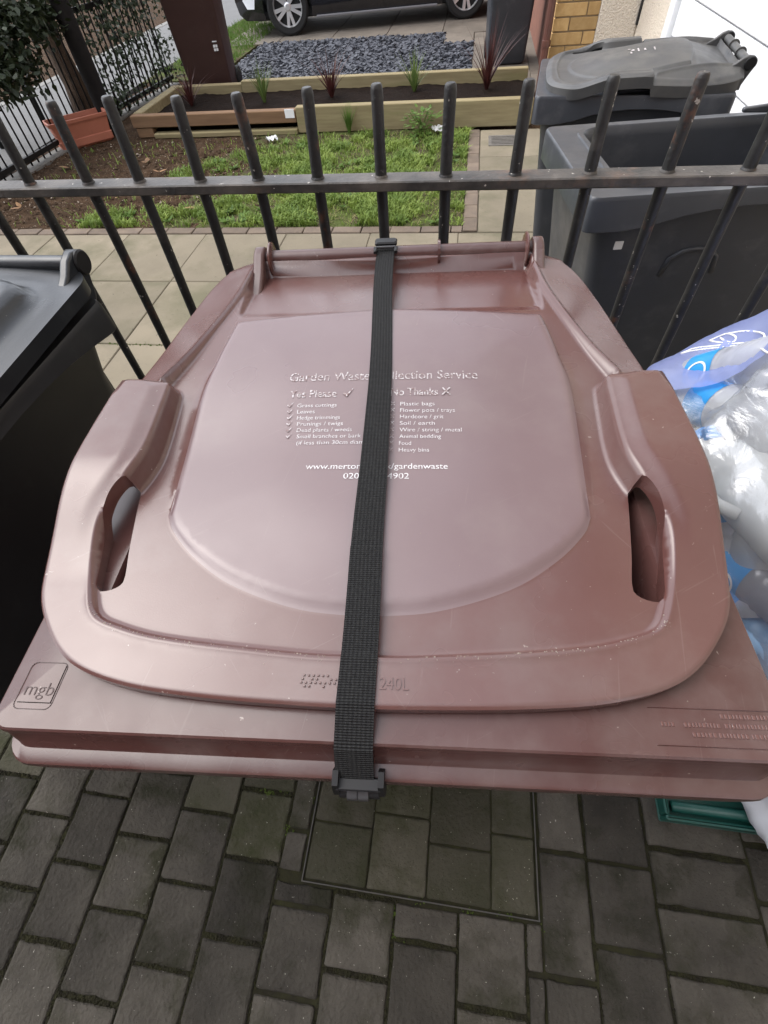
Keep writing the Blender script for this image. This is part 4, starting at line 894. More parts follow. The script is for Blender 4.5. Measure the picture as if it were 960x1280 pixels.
# cam buckle under the front lip
c0 = uc(0) + .003
cbo = None
for s_ in (-1, 1):
    cb = MB(); cb.prism([(-0.0280, RIM - 0.0330), (-0.0240, RIM - 0.0170), (-0.0140, RIM - 0.0150), (-0.0040, RIM - 0.0410), (-0.0100, RIM - 0.0550), (-0.0240, RIM - 0.0530)], c0 + s_ * .0170 - .0022, c0 + s_ * .0170 + .0022, 'x')
    cq = cb.obj('cam_buckle_side', 'black_pl', cbo or strap); cbo = cbo or cq
MB().tube([(c0 - .0152, -0.0225, RIM - 0.0370), (c0 - .008, -0.0225, RIM - 0.0370), (c0 + .008, -0.0225, RIM - 0.0370), (c0 + .0152, -0.0225, RIM - 0.0370)], .0070, 14).obj('roller', 'black_pl', cbo, True, angle=40)
rs_ = MB()
rs_.lathe([(.0072, -.0085), (.0082, -.008), (.0082, -.0006), (.0074, 0), (.0082, .0006), (.0082, .008), (.0072, .0085)], 14, (c0 - .001, -0.0230, RIM - 0.0365), 'x'); rs_.obj('roller_sleeve', 'buckgrey', cbo, True, angle=30)
MB().cbox(c0 - .0172, c0 + .0172, -.0262, -0.0170, RIM - 0.0250, RIM - 0.0220, .001).obj('buckle_plate', 'black_pl', cbo)

# ------------------------------------------------------------------ the other bins
make_bin('wheelie_bin', 'black wheelie bin with domed lid standing left of the strapped brown bin', 'dark', (-.866, .035, 0), 0, 'dome', 'blacklid', 'shadedbody', 'charcoal wheelie bins', hu=.262, skirt=.055, hz=.040)
obin, _, _ = make_bin('wheelie_bin', 'open charcoal wheelie bin behind the fence with empty dark inside showing', 'dark', (.285, 1.700, GB), -90 + 7.5, 'dome', 'dark', 'dark', 'charcoal wheelie bins', True)
obin.scale = (1, 1.24, 1)
MB().cbox(.2585, .2635, .085, .104, RIM - .150, RIM - .128, .0008).obj('sticker', 'white', obin)
MB().tube([(.258, .215, RIM - .235), (.2605, .222, RIM - .185), (.2615, .245, RIM - .165), (.2618, .275, RIM - .160), (.2615, .305, RIM - .165), (.2605, .328, RIM - .185), (.258, .335, RIM - .235)], .006, 8).obj('moulded_rib', 'dark', obin, True)
lm2 = LID_ME.copy(); co = np.array([tuple(q.co) for q in lm2.vertices]); top_z = lidz(co[:, :2]); dd = -sdist(OUT, co[:, :2]); uu, vv_ = np.abs(co[:, 0]), co[:, 1]
co[:, 2] += .026 * np.clip(1 - (uu / .27) ** 2, 0, 1) * sm(vv_, .10, .30) * (1 - sm(vv_, .50, .64)) + .007 * sm(dd, 0, .02)
co[:, 2] -= np.where((dd < .0006) & (co[:, 2] < top_z - .004), .022, 0)
for q, c_ in zip(lm2.vertices, co): q.co = c_
cbin, cb_b, cb_l = make_bin('wheelie_bin', 'weathered grey wheelie bin with closed lid behind the open bin', 'dark', (.265, 2.62, GB), -90 - 6, 'panel', 'greylid', 'dark', 'charcoal wheelie bins', lid_me=lm2, hz=.058)
cbin.scale = (1, 1.06, 1)
# a scrap of worn white print on that lid
b = MB()
for (x, w_, y_, h_) in ((-.03, .012, .30, .008), (-.01, .020, .31, .010), (.02, .024, .305, .006), (-.02, .05, .33, .005), (.00, .03, .35, .006), (.01, .04, .38, .004)):
    X = np.array([(x, y_), (x + w_, y_), (x + w_, y_ + h_), (x, y_ + h_)]); b.add([(a[0], a[1], c + .0085 + .026 * (1 - (a[0] / .27) ** 2) * float(sm(np.array(a[1]), .10, .30) * (1 - sm(np.array(a[1]), .50, .64)))) for a, c in zip(X, lidz(X))], [(0, 1, 2, 3)])
b.obj('worn_print', 'printgrey', cb_l)
q = P(283, 108, GB)
fbin, fb_b, _ = make_bin('garden_waste_bin', 'dark brown wheelie bin standing behind the raised timber bed', 'brown', (-3.14, 7.12, GB), 6, 'panel', 'brown', 'brown_body')
M['darkbrown'] = mat('dark_brown_plastic', (.040, .017, .014), .45, (.05, .023, .019), 5, 5, dirt=(.06, .035, .03), dirt_scale=7, dirt_lo=.58, dirt_hi=.8)
for o in list(fbin.children) + [h for k in fbin.children for h in k.children]:
    if o.data.materials and o.data.materials[0].name.startswith('brown'): o.data.materials[0] = M['darkbrown']
for o in (fb_b,): pass
def bin_mark(parent, u0, z0, v_at, cells, m='white'):
    b = MB()
    for (a, c, w_, h_) in cells: b.cbox(u0 + a, u0 + a + w_, v_at - .0025, v_at + .02, z0 + c, z0 + c + h_, .0005)
    return b.obj('sticker', m, parent)
fbin.scale = (1.12, 1, 1)
bin_mark(fbin, .15, .42, .069, [(0, 0, .018, .022), (.024, 0, .018, .022), (0, .03, .018, .022), (.024, .03, .018, .022), (0, .075, .045, .008)])
make_bin('wheelie_bin', 'charcoal wheelie bin standing by the house corner next to the driveway', 'dark', (.40, 8.02, GB), 4, 'dome', 'blacklid', 'dark', 'charcoal wheelie bins')

# ------------------------------------------------------------------ house at the right
house = thing('house', 'house with yellow brick corner, cream rendered wall and white panelled doorway', 'house', (0, 0, GB))
HX, HY = 1.52, 6.70; q = P(690, 40, HY, 1); BX0 = q[0]; BX1 = P(748, 20, HY, 1)[0]
MB().cbox(BX0 + .012, BX1, HY + .012, HY + .6, -.2, 5.6, .002).obj('wall', 'mortar', house)
bw, bh, jn = .29, .088, .012
me_b = {}
for r_ in range(0, 17):
    z = .0 + r_ * (bh + jn); x = BX0 - (bw / 2 if r_ % 2 else 0)
    while x < BX1 - .02:
        a, c = max(x, BX0), min(x + bw, BX1)
        if c - a > .03:
            key = (round(c - a, 3))
            if key not in me_b: me_b[key] = MB().cbox(0, c - a, 0, .10, 0, bh, .003, jit=.0015).obj('brick', 'brick', house); o = me_b[key]
            else: o = me_b[key].copy(); C.objects.link(o); o.parent = house
            o.location = (a, HY + rnd.uniform(-.002, .002), z)
        x += bw + jn
MB().cbox(BX0, BX1, HY - .002, HY + .5, 17 * (bh + jn), 5.6, .004).obj('upper_wall', 'render', house)
MB().cbox(BX1 + .003, HX - .003, HY - .02, HY + .6, -.2, 5.6, .008).obj('render_panel', 'render', house)
WL = HX
MB().cbox(WL, WL + .5, 5.72, HY + .58, -.2, 5.6, .006).obj('side_wall', 'render', house)
MB().cbox(WL, WL + .5, -1.2, 2.3, -.2, 5.6, .006).obj('side_wall', 'render', house)
MB().cbox(WL + .002, WL + .5, 2.303, 5.717, 2.3, 5.6, .006).obj('side_wall', 'render', house)
MB().cbox(WL - .012, WL + .09, 5.58, 5.717, 0, 2.28, .008).obj('door_frame', 'pvc', house)
MB().cbox(WL - .012, WL + .09, 2.303, 2.40, 0, 2.28, .008).obj('door_frame', 'pvc', house)
MB().cbox(WL - .012, WL + .09, 2.403, 5.577, 2.20, 2.298, .008).obj('door_frame', 'pvc', house)
z = 0.005
for k, h_ in enumerate((.60, .235, .40, .40, .55)):                     # wide white panelled door, horizontal panels with grooves
    MB().cbox(WL + .030, WL + .075, 2.405, 5.575, z + .004, z + h_ - .004, .007).obj('door_panel', 'pvc', house); z += h_
MB().cbox(WL + .055, WL + .07, 2.41, 5.57, 0, 2.19, .002).obj('door_core', 'farIron', house)
rf = MB(); rf.add([(.98, -1.6, 5.62), (4.2, -1.6, 8.0), (4.2, 8.6, 8.0), (1.30, 8.6, 5.62), (1.15, 2.4, 5.62), (.98, -1.6, 5.50), (4.2, -1.6, 5.50), (4.2, 8.6, 5.50), (1.30, 8.6, 5.50), (1.15, 2.4, 5.50)], [(0, 1, 2, 3, 4), (5, 9, 8, 7, 6), (0, 4, 9, 5), (4, 3, 8, 9), (0, 5, 6, 1), (3, 2, 7, 8), (1, 6, 7, 2)])  # roof out of view, eaves shaped to darken the lid's right-hand reflection
rf.obj('roof', 'roof', house)
dpx = BX0 - .045
MB().tube([(dpx, HY - .05, -.0), (dpx, HY - .05, 5.4)], .034, 14).obj('downpipe', 'downpipe', house, True, angle=40)
for zz_ in (.4, 1.9, 3.4): MB().lathe([(.034, 0), (.042, .003), (.042, .05), (.034, .053)], 14, (dpx, HY - .05, zz_), 'z').obj('pipe_collar', 'downpipe', house, True, angle=40)
q0 = P(803, -4, HY - .03, 1); q1 = P(797, 31, HY - .03, 1)
MB().cbox(q1[0] - .022, q1[0] + .022, HY - .045, HY - .021, q1[2] - GB, 2.6, .004).obj('cable_cover', 'cable', house)
tag(MB().cbox(BX0 + .06, 3.3, HY + .62, 14.0, -.4, 5.5, .01).obj('house_wing', 'oldbrick'), 'plain brick side of the house beyond the downpipe', 'house wall')
for (hx0, hx1, hy, lb) in ((-2.6, 7.5, 19.0, 'unseen red brick house with tiled roof added beyond the driveway for reflections'), (-30, -19.5, 12.0, 'unseen red brick house with tiled roof added across the road for reflections')):  # houses out of view, added as dark shapes for the lid to reflect
    fh = thing('house', lb, 'house', (hx0, hy, GB)); wd_ = hx1 - hx0
    MB().cbox(0, wd_, 0, 7, -.2, 5.6, .01).obj('wall', 'oldbrick', fh)
    rr_ = MB(); rr_.prism([(-.4, 5.5), (7.4, 5.5), (7.4, 5.7), (3.5, 8.4), (-.4, 5.7)], -.3, wd_ + .3, 'x'); rr_.obj('roof', 'roof', fh)
    for zz_ in (.9, 3.4):
        for k in range(4):
            a_ = .7 + k * wd_ / 4.2; w_ = MB().cbox(a_, a_ + 1.3, -.05, -.003, zz_, zz_ + 1.4, .01).obj('window_frame', 'pvc', fh); MB().cbox(a_ + .07, a_ + 1.23, -.056, -.051, zz_ + .07, zz_ + 1.33, .002).obj('pane', 'glass', w_)
# unseen terrace added behind the photographer to shade the front yard
th = thing('shading_terrace', 'unseen red brick terraced house front added behind the paved yard for shade', 'house', (0, -1.75, 0))
MB().cbox(-4.5, 1.45, -.5, 0, -.1, 4.9, .01).obj('wall', 'oldbrick', th)
for (a, c, z0_, z1_) in ((-3.4, -1.6, .8, 2.3), (-3.4, -1.6, 3.2, 4.5), (-.4, .9, 3.2, 4.5)):
    w_ = MB().cbox(a, c, 0.003, .05, z0_, z1_, .01).obj('window_frame', 'pvc', th); MB().cbox(a + .07, c - .07, .051, .056, z0_ + .07, z1_ - .07, .002).obj('pane', 'glass', w_)
MB().cbox(-.3, .7, .003, .06, 0, 2.1, .01).obj('door', 'pvc', th)

# ------------------------------------------------------------------ car
def make_car():
    A = P(365, 46, GB); Bq = P(581, 25, GB); d = np.array([Bq[0] - A[0], Bq[1] - A[1]]); wbl = float(np.hypot(*d)); ang = math.degrees(math.atan2(d[1], d[0]))
    t = thing('parked_car', 'black parked car with silver alloy wheels on the concrete driveway', 'car', (A[0], A[1], GB + .004), ang)
    wr = .335; L0, L1 = -.88, wbl + .92                                # nose to tail along x, wheels at x = 0 and wbl, near side at y = 0.02, far side y = 1.76
    def arch(cx): return [(cx - .395 * math.cos(R(a)), wr + .395 * math.sin(R(a))) for a in range(-18, 199, 12)]
    prof = [(L0 + .02, .42), (L0 + .06, .27), (L0 + .16, .20), (-.41, .20)] + [q for q in arch(0) if q[1] > .2] + [(.41, .20), (wbl - .41, .20)] + [q for q in arch(wbl) if q[1] > .2] + [(wbl + .41, .22), (L1 - .1, .26), (L1, .45), (L1 - .01, .80), (L1 - .10, .95), (L1 - .45, 1.02), (wbl - .12, 1.36), (wbl - .65, 1.45), (wbl - 1.3, 1.43), (.75, 1.04), (.55, .98), (-.30, .86), (-.70, .72), (L0 + .03, .58)]
    n = len(prof); grid = []
    for x in np.arange(L0 + .08, L1, .12):
        for z in np.arange(.26, 1.44, .10): grid.append((x, z))
    pf = np.array(prof); g2 = np.array(grid); g2 = g2[sdist(pf, g2) < -.03]
    V = [Vector(q) for q in prof] + [Vector(q) for q in g2]
    r = delaunay_2d_cdt(V, [(i, (i + 1) % n) for i in range(n)], [], 1, 1e-6)
    vv = np.array([tuple(q) for q in r[0]]); ff = [tuple(f) for f in r[2]]; cen = np.array([vv[list(f)].mean(0) for f in ff]); ff = [f for f, k in zip(ff, sdist(pf, cen) < 0) if k]
    def inset(x, z):
        e = .0
        e += .05 * max(0, (.42 - z) / .22) ** 1.5 + .02 * max(0, (z - .75)) + .40 * max(0, z - .95) ** 1.15
        fx = max(0, (-.25 - x) / .63); e += .30 * fx ** 2.4; rx = max(0, (x - wbl - .3) / .62); e += .22 * rx ** 2.4
        return e
    b = MB(); m = len(vv)
    b.v = [(x, inset(x, z), z) for x, z in vv] + [(x, 1.78 - inset(x, z), z) for x, z in vv]
    b.f = ff + [tuple(i + m for i in f[::-1]) for f in ff]
    idx = list(range(n)); b.f += [(i, (i + 1) % n, m + (i + 1) % n, m + i) for i in idx]
    body = b.obj('body', 'carpaint', t, True, angle=38)
    for (x0_, x1_) in ((.95, 1.62), (1.70, wbl - .25)):
        for sd_ in (0, 1):
            z0_, z1_ = 1.02, 1.34; pts = [(x0_ + (.0 if x0_ > 1 else -.05), z0_), (x1_, z0_), (x1_ - (.05 if x1_ > 2 else 0), z1_), (x0_ + (.06 if x0_ > 1 else .42), z1_)]
            w_ = MB(); 
            f_ = lambda e: [(x, (inset(x, z) - e) if not sd_ else 1.78 - inset(x, z) + e, z) for x, z in pts]
            w_.add(f_(.012) + f_(-.02), [(0, 1, 2, 3), (0, 1, 5, 4), (1, 2, 6, 5), (2, 3, 7, 6), (3, 0, 4, 7)]); w_.obj('window', 'glass', t)
    MB().cbox(.45, wbl - .46, .012, .05, .190, .215, .006).obj('sill_trim', 'trim', t)
    MB().cbox(-.02 + .9, 1.0, -.004, .01, .40, .42, .002).obj('door_seam', 'rubber', t)
    for sd_ in (0, 1):
        y_ = lambda e: e if not sd_ else 1.78 - e
        hl = MB(); pts = [(-.60, .60), (-.44, .66), (-.36, .73), (-.55, .70), (-.72, .64)]
        q0 = [(x, y_(inset(x, z) - .006), z) for x, z in pts]; q1 = [(x, y_(inset(x, z) + .08), z) for x, z in pts]; k = len(pts)
        hl.add(q0 + q1, [tuple(range(k))] + [(i, (i + 1) % k, k + (i + 1) % k, k + i) for i in range(k)]); hl.obj('headlight', 'lens', t)
        fl = MB(); pts = [(-.66, .34), (-.54, .34), (-.50, .48), (-.60, .50), (-.72, .44)]
        q0 = [(x, y_(inset(x, z) - .006), z) for x, z in pts]; q1 = [(x, y_(inset(x, z) + .06), z) for x, z in pts]
        fl.add(q0 + q1, [tuple(range(k))] + [(i, (i + 1) % k, k + (i + 1) % k, k + i) for i in range(k)]); fl.obj('daytime_light', 'lens', t)
        for cx in (0, wbl):
            yc = .10 if not sd_ else 1.68; sg = -1 if not sd_ else 1
            w_ = MB().lathe([(.20, -.09), (.30, -.10), (wr - .01, -.085), (wr, -.06), (wr, .06), (wr - .01, .085), (.30, .10), (.235, .095), (.235, .03), (.20, .03)] if sg > 0 else [(.20, -.03), (.235, -.03), (.235, -.095), (.30, -.10), (wr - .01, -.085), (wr, -.06), (wr, .06), (wr - .01, .085), (.30, .10), (.20, .09)], 40, (cx, yc, wr), 'y').obj('wheel', 'tyre', t, True, angle=35)
            rim = MB().lathe([(.225, sg * .02), (.238, sg * .085), (.228, sg * .092), (.215, sg * .06)], 36, (cx, yc, wr), 'y')
            rim.f = rim.f[:-2]
            for k in range(10):
                a = 2 * math.pi * k / 10 + .2 * (k % 2); ca, sa = math.cos(a), math.sin(a); nx_, nz_ = -sa, ca
                def pt(r_, s_, y_): return (cx + ca * r_ + nx_ * s_, yc + sg * y_, wr + sa * r_ + nz_ * s_)
                rim.add([pt(.03, -.020, .065), pt(.03, .020, .065), pt(.225, .024, .082), pt(.225, -.024, .082), pt(.03, -.02, .03), pt(.03, .02, .03), pt(.225, .024, .05), pt(.225, -.024, .05)], [(0, 1, 2, 3), (0, 1, 5, 4), (1, 2, 6, 5), (2, 3, 7, 6), (3, 0, 4, 7)])
            rim.lathe([(.05, sg * .02), (.055, sg * .066), (.035, sg * .078)], 20, (cx, yc, wr), 'y'); rim.obj('rim', 'alloy', w_)
            MB().lathe([(.22, sg * .0), (.22, sg * .022)], 30, (cx, yc, wr), 'y').obj('brake_disc', 'farIron', w_)
    MB().cbox(-.55, wbl + .5, .12, 1.66, .19, .30, .02).obj('underbody', 'rubber', t)
    return t
make_car()

# ------------------------------------------------------------------ street railing, tree, trough at the left
ra, rb = np.array([-4.40, 3.0]), np.array([-3.98, 8.0]); dl = rb - ra; ll = float(np.hypot(*dl))
rail = thing('street_railing', 'tall black railing of close upright bars between garden and road', 'railing', (ra[0], ra[1], GB), math.degrees(math.atan2(dl[1], dl[0])))
MB().cbox(0, ll, -.018, .018, .06, .10, .003).obj('bottom_rail', 'farIron', rail)
MB().cbox(0, ll, -.018, .018, .86, .90, .003).obj('top_rail', 'farIron', rail)
MB().cbox(-.3, ll, -.08, .08, -.3, .02, .01).obj('plinth', 'kerb', rail)
bar0 = None; x = .05
while x < ll:
    if bar0 is None: bar0 = MB().tube([(0, 0, .02), (0, 0, 1.12), (0, 0, 1.18)], [.0085, .0085, .002], 6).obj('bar', 'farIron', rail, True); o = bar0
    else: o = bar0.copy(); C.objects.link(o); o.parent = rail
    o.location = (x, 0, 0); x += .098
hp = MB(); pts = []
for k in range(13): a = math.pi * k / 12; pts.append((-5.0, 6.05 - .42 * math.cos(a) * 1.0, GB + .62 + .22 * math.sin(a)))
hp.tube([(-5.0, 5.63, GB)] + pts + [(-5.0, 6.47, GB)], .026, 8); tag(hp.obj('hoop_stand', 'farIron', None, True), 'black bent tube hoop stand on the pavement behind the railing', 'hoop stand')
q = P(142, 168, GB)
tag(MB().lathe([(.092, 0), (.092, .02), (.085, .03), (.085, 2.55), (.06, 2.60), (.02, 2.62)], 18, (0, 0, 0), 'z').obj('gate_post', 'matblack', None, True, (q[0] - .02, q[1] + .05, GB), angle=40), 'thick plain black post beside the garden tree', 'post')
def tree(name, label, base, lean, h, r0, crown, n, lm, ls, bark, zlo=1.1, extra=()):
    t = thing(name, label, 'tree', base); tr_ = MB(); K = 9; top = None; pts = []
    for k in range(K):
        f_ = k / (K - 1); pts.append((lean[0] * f_ + .04 * math.sin(k * 1.3), lean[1] * f_ + .04 * math.cos(k * 1.7), h * f_))
    tr_.tube(pts, [r0 * (1.35 if k == 0 else 1 - .55 * k / (K - 1)) for k in range(K)], 12)
    ends = []
    for k in range(14):
        f_ = rnd.uniform(.42, 1.0); i = min(K - 2, int(f_ * (K - 1))); p0 = Vector(pts[i]); a = rnd.uniform(0, 6.28); L_ = rnd.uniform(.5, 1.0)
        e_ = p0 + Vector((math.cos(a) * L_ * crown[0], math.sin(a) * L_ * crown[1], rnd.uniform(.0, .7))); mid = (p0 + e_) / 2 + Vector((0, 0, .12))
        tr_.tube([p0, mid, e_], [r0 * .4, r0 * .25, r0 * .08], 6); ends += [mid, e_, (mid + e_) / 2]
    for e_ in extra:
        e_ = Vector(e_) - Vector(base); p0 = Vector(pts[4]); tr_.tube([p0, (p0 + e_) / 2 + Vector((0, 0, .1)), e_], [r0 * .4, r0 * .2, r0 * .08], 6); ends += [e_, e_, e_]
    tr_.obj('trunk', bark, t, True)
    cm = MB()
    for _ in range(n):
        g__ = .09 if extra else .22; c = rnd.choice(ends) + Vector((rnd.gauss(0, g__), rnd.gauss(0, g__), rnd.gauss(0, g__)))
        if c.z < zlo: c.z = zlo + rnd.random() * .4
        leaf(cm, c, (rnd.uniform(-1, 1), rnd.uniform(-1, 1), rnd.uniform(-1, .3)), (rnd.uniform(-1, 1), rnd.uniform(-1, 1), 1), ls * rnd.uniform(.6, 1.2), ls * .28)
    cm.obj('crown', lm, t); return t
q = P(118, 158, GB)
tree('garden_tree', 'brown trunked evergreen tree behind the terracotta trough', (q[0] - .02, q[1] - .02, GB), (-.30, .25, 0), 3.0, .115, (1.0, .9), 5200, 'evergreen', .085, 'bark', 1.15)
q = P(2, 222, GB)
tree('evergreen_shrub', 'dark evergreen shrub overhanging the railing beside the lawn', (q[0] - .06, q[1], GB), (-.10, .15, 0), 1.5, .05, (.4, .4), 5200, 'evergreen', .075, 'darkbark', .25, [P(a_, b__, -4.02, 0) for a_, b__ in ((2, 15), (22, 30), (12, 62), (28, 82), (4, 95), (34, 8), (-10, 50), (48, 20), (-14, 100), (60, 0))])
# climber on the railing
cl_ = thing('railing_climber', 'dark leafy climber growing through the street railing by the brown bin', 'climber', (0, 0, GB)); cv = MB(); st = MB()
for k in range(7):
    y_ = 6.55 + k * .20; x_ = -4.4 + .42 * (y_ - 3) / 5; st.tube([(x_ + .05, y_, 0), (x_ + .06 + .05 * math.sin(k), y_ + .05, .5), (x_ + .04, y_ + .12 * math.sin(k * 2), 1.0), (x_, y_ + .1, 1.4)], [.012, .010, .007, .004], 6)
for _ in range(5200):
    y_ = rnd.uniform(6.35, 8.05); z = rnd.uniform(.06, 1.55); dens = .5 + .9 * noise.noise((y_ * 2.2, z * 2.6, 7)) + .35 * (z - .4)
    if rnd.random() > dens: continue
    x_ = -4.4 + .42 * (y_ - 3) / 5 + rnd.gauss(.03, .09)
    leaf(cv, (x_, y_, z), (rnd.uniform(-1, 1), rnd.uniform(-1, 1), rnd.uniform(-1, .4)), (1, rnd.uniform(-.6, .6), .6), rnd.uniform(.03, .065), rnd.uniform(.011, .019))
st.obj('stem', 'darkbark', cl_, True); cv.obj('foliage', 'ivy', cl_)
# terracotta trough
a = P(80, 193, GB); b_ = P(139, 177, GB); d = b_ - a; L_ = .62; ang = math.degrees(math.atan2(d[1], d[0]))
tt = thing('planter_trough', 'terracotta coloured plastic trough planter on bare soil by the railing', 'planter', (a[0] - .02, a[1] + .02, GB), ang)
m = MB(); loops = []
for (hx_, hy_, z) in ((.25, .085, 0), (.27, .10, .02), (.272, .101, .075), (.264, .095, .080), (.285, .108, .205), (.306, .125, .208), (.308, .127, .235), (.290, .112, .236), (.275, .098, .14)):
    loops.append([(x + .29, y + .12, z) for x, y in [(q[0], q[1]) for q in rnded(-hx_, hx_, -hy_, hy_, .02, 3)]])
n = len(loops[0])
for l in loops: m.v += l
for k in range(len(loops) - 1):
    for i in range(n): m.f.append((k * n + i, k * n + (i + 1) % n, (k + 1) * n + (i + 1) % n, (k + 1) * n + i))
m.f.append(tuple(range(n))); m.obj('trough', 'terracotta', tt, True, angle=30)
MB().prism(rnded(-.272, .272, -.096, .096, .02, 3), .12, .15, 'z').obj('compost', 'compost', tt, loc=(.29, .12, 0))

# ------------------------------------------------------------------ recycling beside the bin
def blob(c, r, n1, n2, amp, freq, seed, flat=0.0, zmin=None, crease=0.0, fine=0.0):
    m = MB(); vs = []
    for j in range(n1 + 1):
        th_ = math.pi * j / n1
        for i in range(n2):
            ph = 2 * math.pi * i / n2; d = Vector((math.sin(th_) * math.cos(ph), math.sin(th_) * math.sin(ph), math.cos(th_)))
            e = 1 + amp * noise.noise(d * freq + Vector((seed, 0, 0))) + .45 * amp * noise.noise(d * freq * 2.3 + Vector((0, seed, 0)))
            e -= crease * abs(noise.noise(Vector((d.x * 5, d.y * 5, d.z * 2)) + Vector((0, 0, seed)))) ** .7
            if fine: e -= fine * abs(noise.noise(Vector((d.x * 9, d.y * 9, d.z * 22)) + Vector((seed, 0, 0)))) ** .6 + fine * .6 * abs(noise.noise(Vector((d.x * 24, d.y * 9, d.z * 9)))) ** .6
            p = Vector((c[0] + d.x * r[0] * e, c[1] + d.y * r[1] * e, c[2] + d.z * r[2] * e))
            if zmin is not None and p.z < zmin: p.z = zmin
            vs.append(p)
    m.add(vs, [(j * n2 + i, j * n2 + (i + 1) % n2, (j + 1) * n2 + (i + 1) % n2, (j + 1) * n2 + i) for j in range(n1) for i in range(n2)]); return m
BC, BR = (.605, .555, .662), (.305, .35, .35)
tag(blob(BC, BR, 120, 180, .14, 2.0, 3.3, crease=.07, fine=.022).obj('clear_recycling_bag', 'film', None, True), 'big clear plastic bag full of empty bottles beside the brown bin', 'bag')
def bottle(loc, rot, s_, kind, label, i):
    t = thing('plastic_bottle' if kind != 'milk' else 'milk_jug', label, 'bottle', loc, 0, 'empties in the clear bag'); t.rotation_euler = rot; t.scale = (s_, s_, s_)
    if kind == 'milk':
        MB().lathe([(.02, 0), (.050, .006), (.054, .02), (.054, .13), (.047, .165), (.020, .205), (.018, .225)], 20).obj('bottle', 'milk', t, True, angle=50)
        MB().lathe([(.018, 0), (.021, .002), (.021, .016), (.017, .018)], 16, (0, 0, .224)).obj('cap', 'cap', t, True, angle=40)
        MB().tube([(.04, 0, .175), (.068, 0, .16), (.068, 0, .10), (.052, 0, .075)], .009, 8).obj('grip', 'milk', t, True)
    else:
        pr = [(.012, .004), (.034, 0), (.042, .010)]
        for k in range(9): pr += [(.042, .02 + k * .011), (.0395, .0255 + k * .011)]
        pr += [(.042, .125), (.042, .19), (.036, .215), (.016, .25), (.014, .27)]
        MB().lathe(pr, 22).obj('bottle', 'pet', t, True, angle=60)
        m_ = MB().lathe([(.0428, .132), (.0428, .182)], 22); m_.f = m_.f[:-2]; lb_ = m_.obj('label', 'bluel', t, True)
        rg_ = MB()
        for k in range(20):
            a0, a1 = 2 * math.pi * k / 20, 2 * math.pi * (k + 1) / 20
            def w3(a_, r_): return (.0434 * math.cos(r_ * math.cos(a_) / .043), .0434 * math.sin(r_ * math.cos(a_) / .043), .157 + r_ * math.sin(a_))
            rg_.add([w3(a0, .015), w3(a1, .015), w3(a1, .0185), w3(a0, .0185)], [(0, 1, 2, 3)])
        rg_.obj('label_ring', 'white', lb_)
        MB().lathe([(.0145, .262), (.0165, .264), (.0165, .281), (.014, .283)], 16).obj('cap', 'cap', t, True, angle=40)
    return t
M['smoky'] = clearfilm('smoky_bottle_plastic', (.55, .56, .66), .3, .10)
def bag_px(px, py, off):
    r_ = Vector(W @ np.array([px - 480.0, py - 640.0, FPX])).normalized(); o_ = Vector((0, 0, CAM_H)); t_ = .2
    while t_ < 1.6:
        p_ = o_ + r_ * t_; q_ = Vector(((p_.x - BC[0]) / BR[0], (p_.y - BC[1]) / BR[1], (p_.z - BC[2]) / BR[2])); l_ = q_.length; d_ = q_ / l_
        if l_ <= 1 + .14 * noise.noise(d_ * 2.0 + Vector((3.3, 0, 0))) + .063 * noise.noise(d_ * 4.6 + Vector((0, 3.3, 0))) + off: return p_
        t_ += .003
    return None
def bottle_in_bag(a_, c_, depth, s_, kind, label, mm=None, spin=0):      # lies under the film between two points of the bag's skin
    q_ = []
    for (px, py) in (a_, c_):
        p_ = bag_px(px, py, 0); r_ = Vector(W @ np.array([px - 480.0, py - 640.0, FPX])).normalized(); q_.append(p_ + r_ * depth)
    mid = (q_[0] + q_[1]) / 2; d_ = (q_[1] - q_[0]).normalized()
    t = bottle(mid - d_ * (.14 * s_), d_.to_track_quat('Z', 'Y').to_euler(), s_, kind, label, 0); t.rotation_euler.rotate_axis('Z', spin)
    if mm: t.children[0].data.materials[0] = M[mm]
    return t
bottle_in_bag((960, 535), (860, 490), 0.089, 1.0, 'pet', 'ribbed clear bottle with round blue label, topmost in the clear bag', None, 2.6)
bottle_in_bag((960, 455), (860, 478), 0.084, 1.0, 'pet', 'ribbed clear bottle under the edge of the lilac film', None, .5)
bottle_in_bag((975, 640), (890, 560), 0.094, 1.05, 'milk', 'white milk jug lying under the top bottle in the clear bag')
bottle_in_bag((925, 700), (905, 600), 0.104, 1.05, 'pet', 'clear bottle with blue label below the milk jug in the bag', None, 2.4)
bottle_in_bag((975, 745), (915, 705), 0.089, .95, 'pet', 'smoky dark bottle low down at the near end of the clear bag', 'smoky')
bottle_in_bag((1020, 490), (960, 560), 0.119, 1.05, 'milk', 'white milk jug deep under the top of the clear bag')
bottle_in_bag((1010, 600), (960, 680), 0.119, 1.05, 'pet', 'clear bottle buried in the middle of the clear bag')
pb = bag_px(958, 800, 0) + Vector(W @ np.array([958 - 480.0, 800 - 640.0, FPX])).normalized() * .10
tag(blob(tuple(pb), (.075, .07, .09), 24, 32, .2, 2.4, 1.7, crease=.15).obj('film_wrapper', 'paleblue', None, True), 'crumpled pale blue wrapper low in the clear bag', 'wrapper')
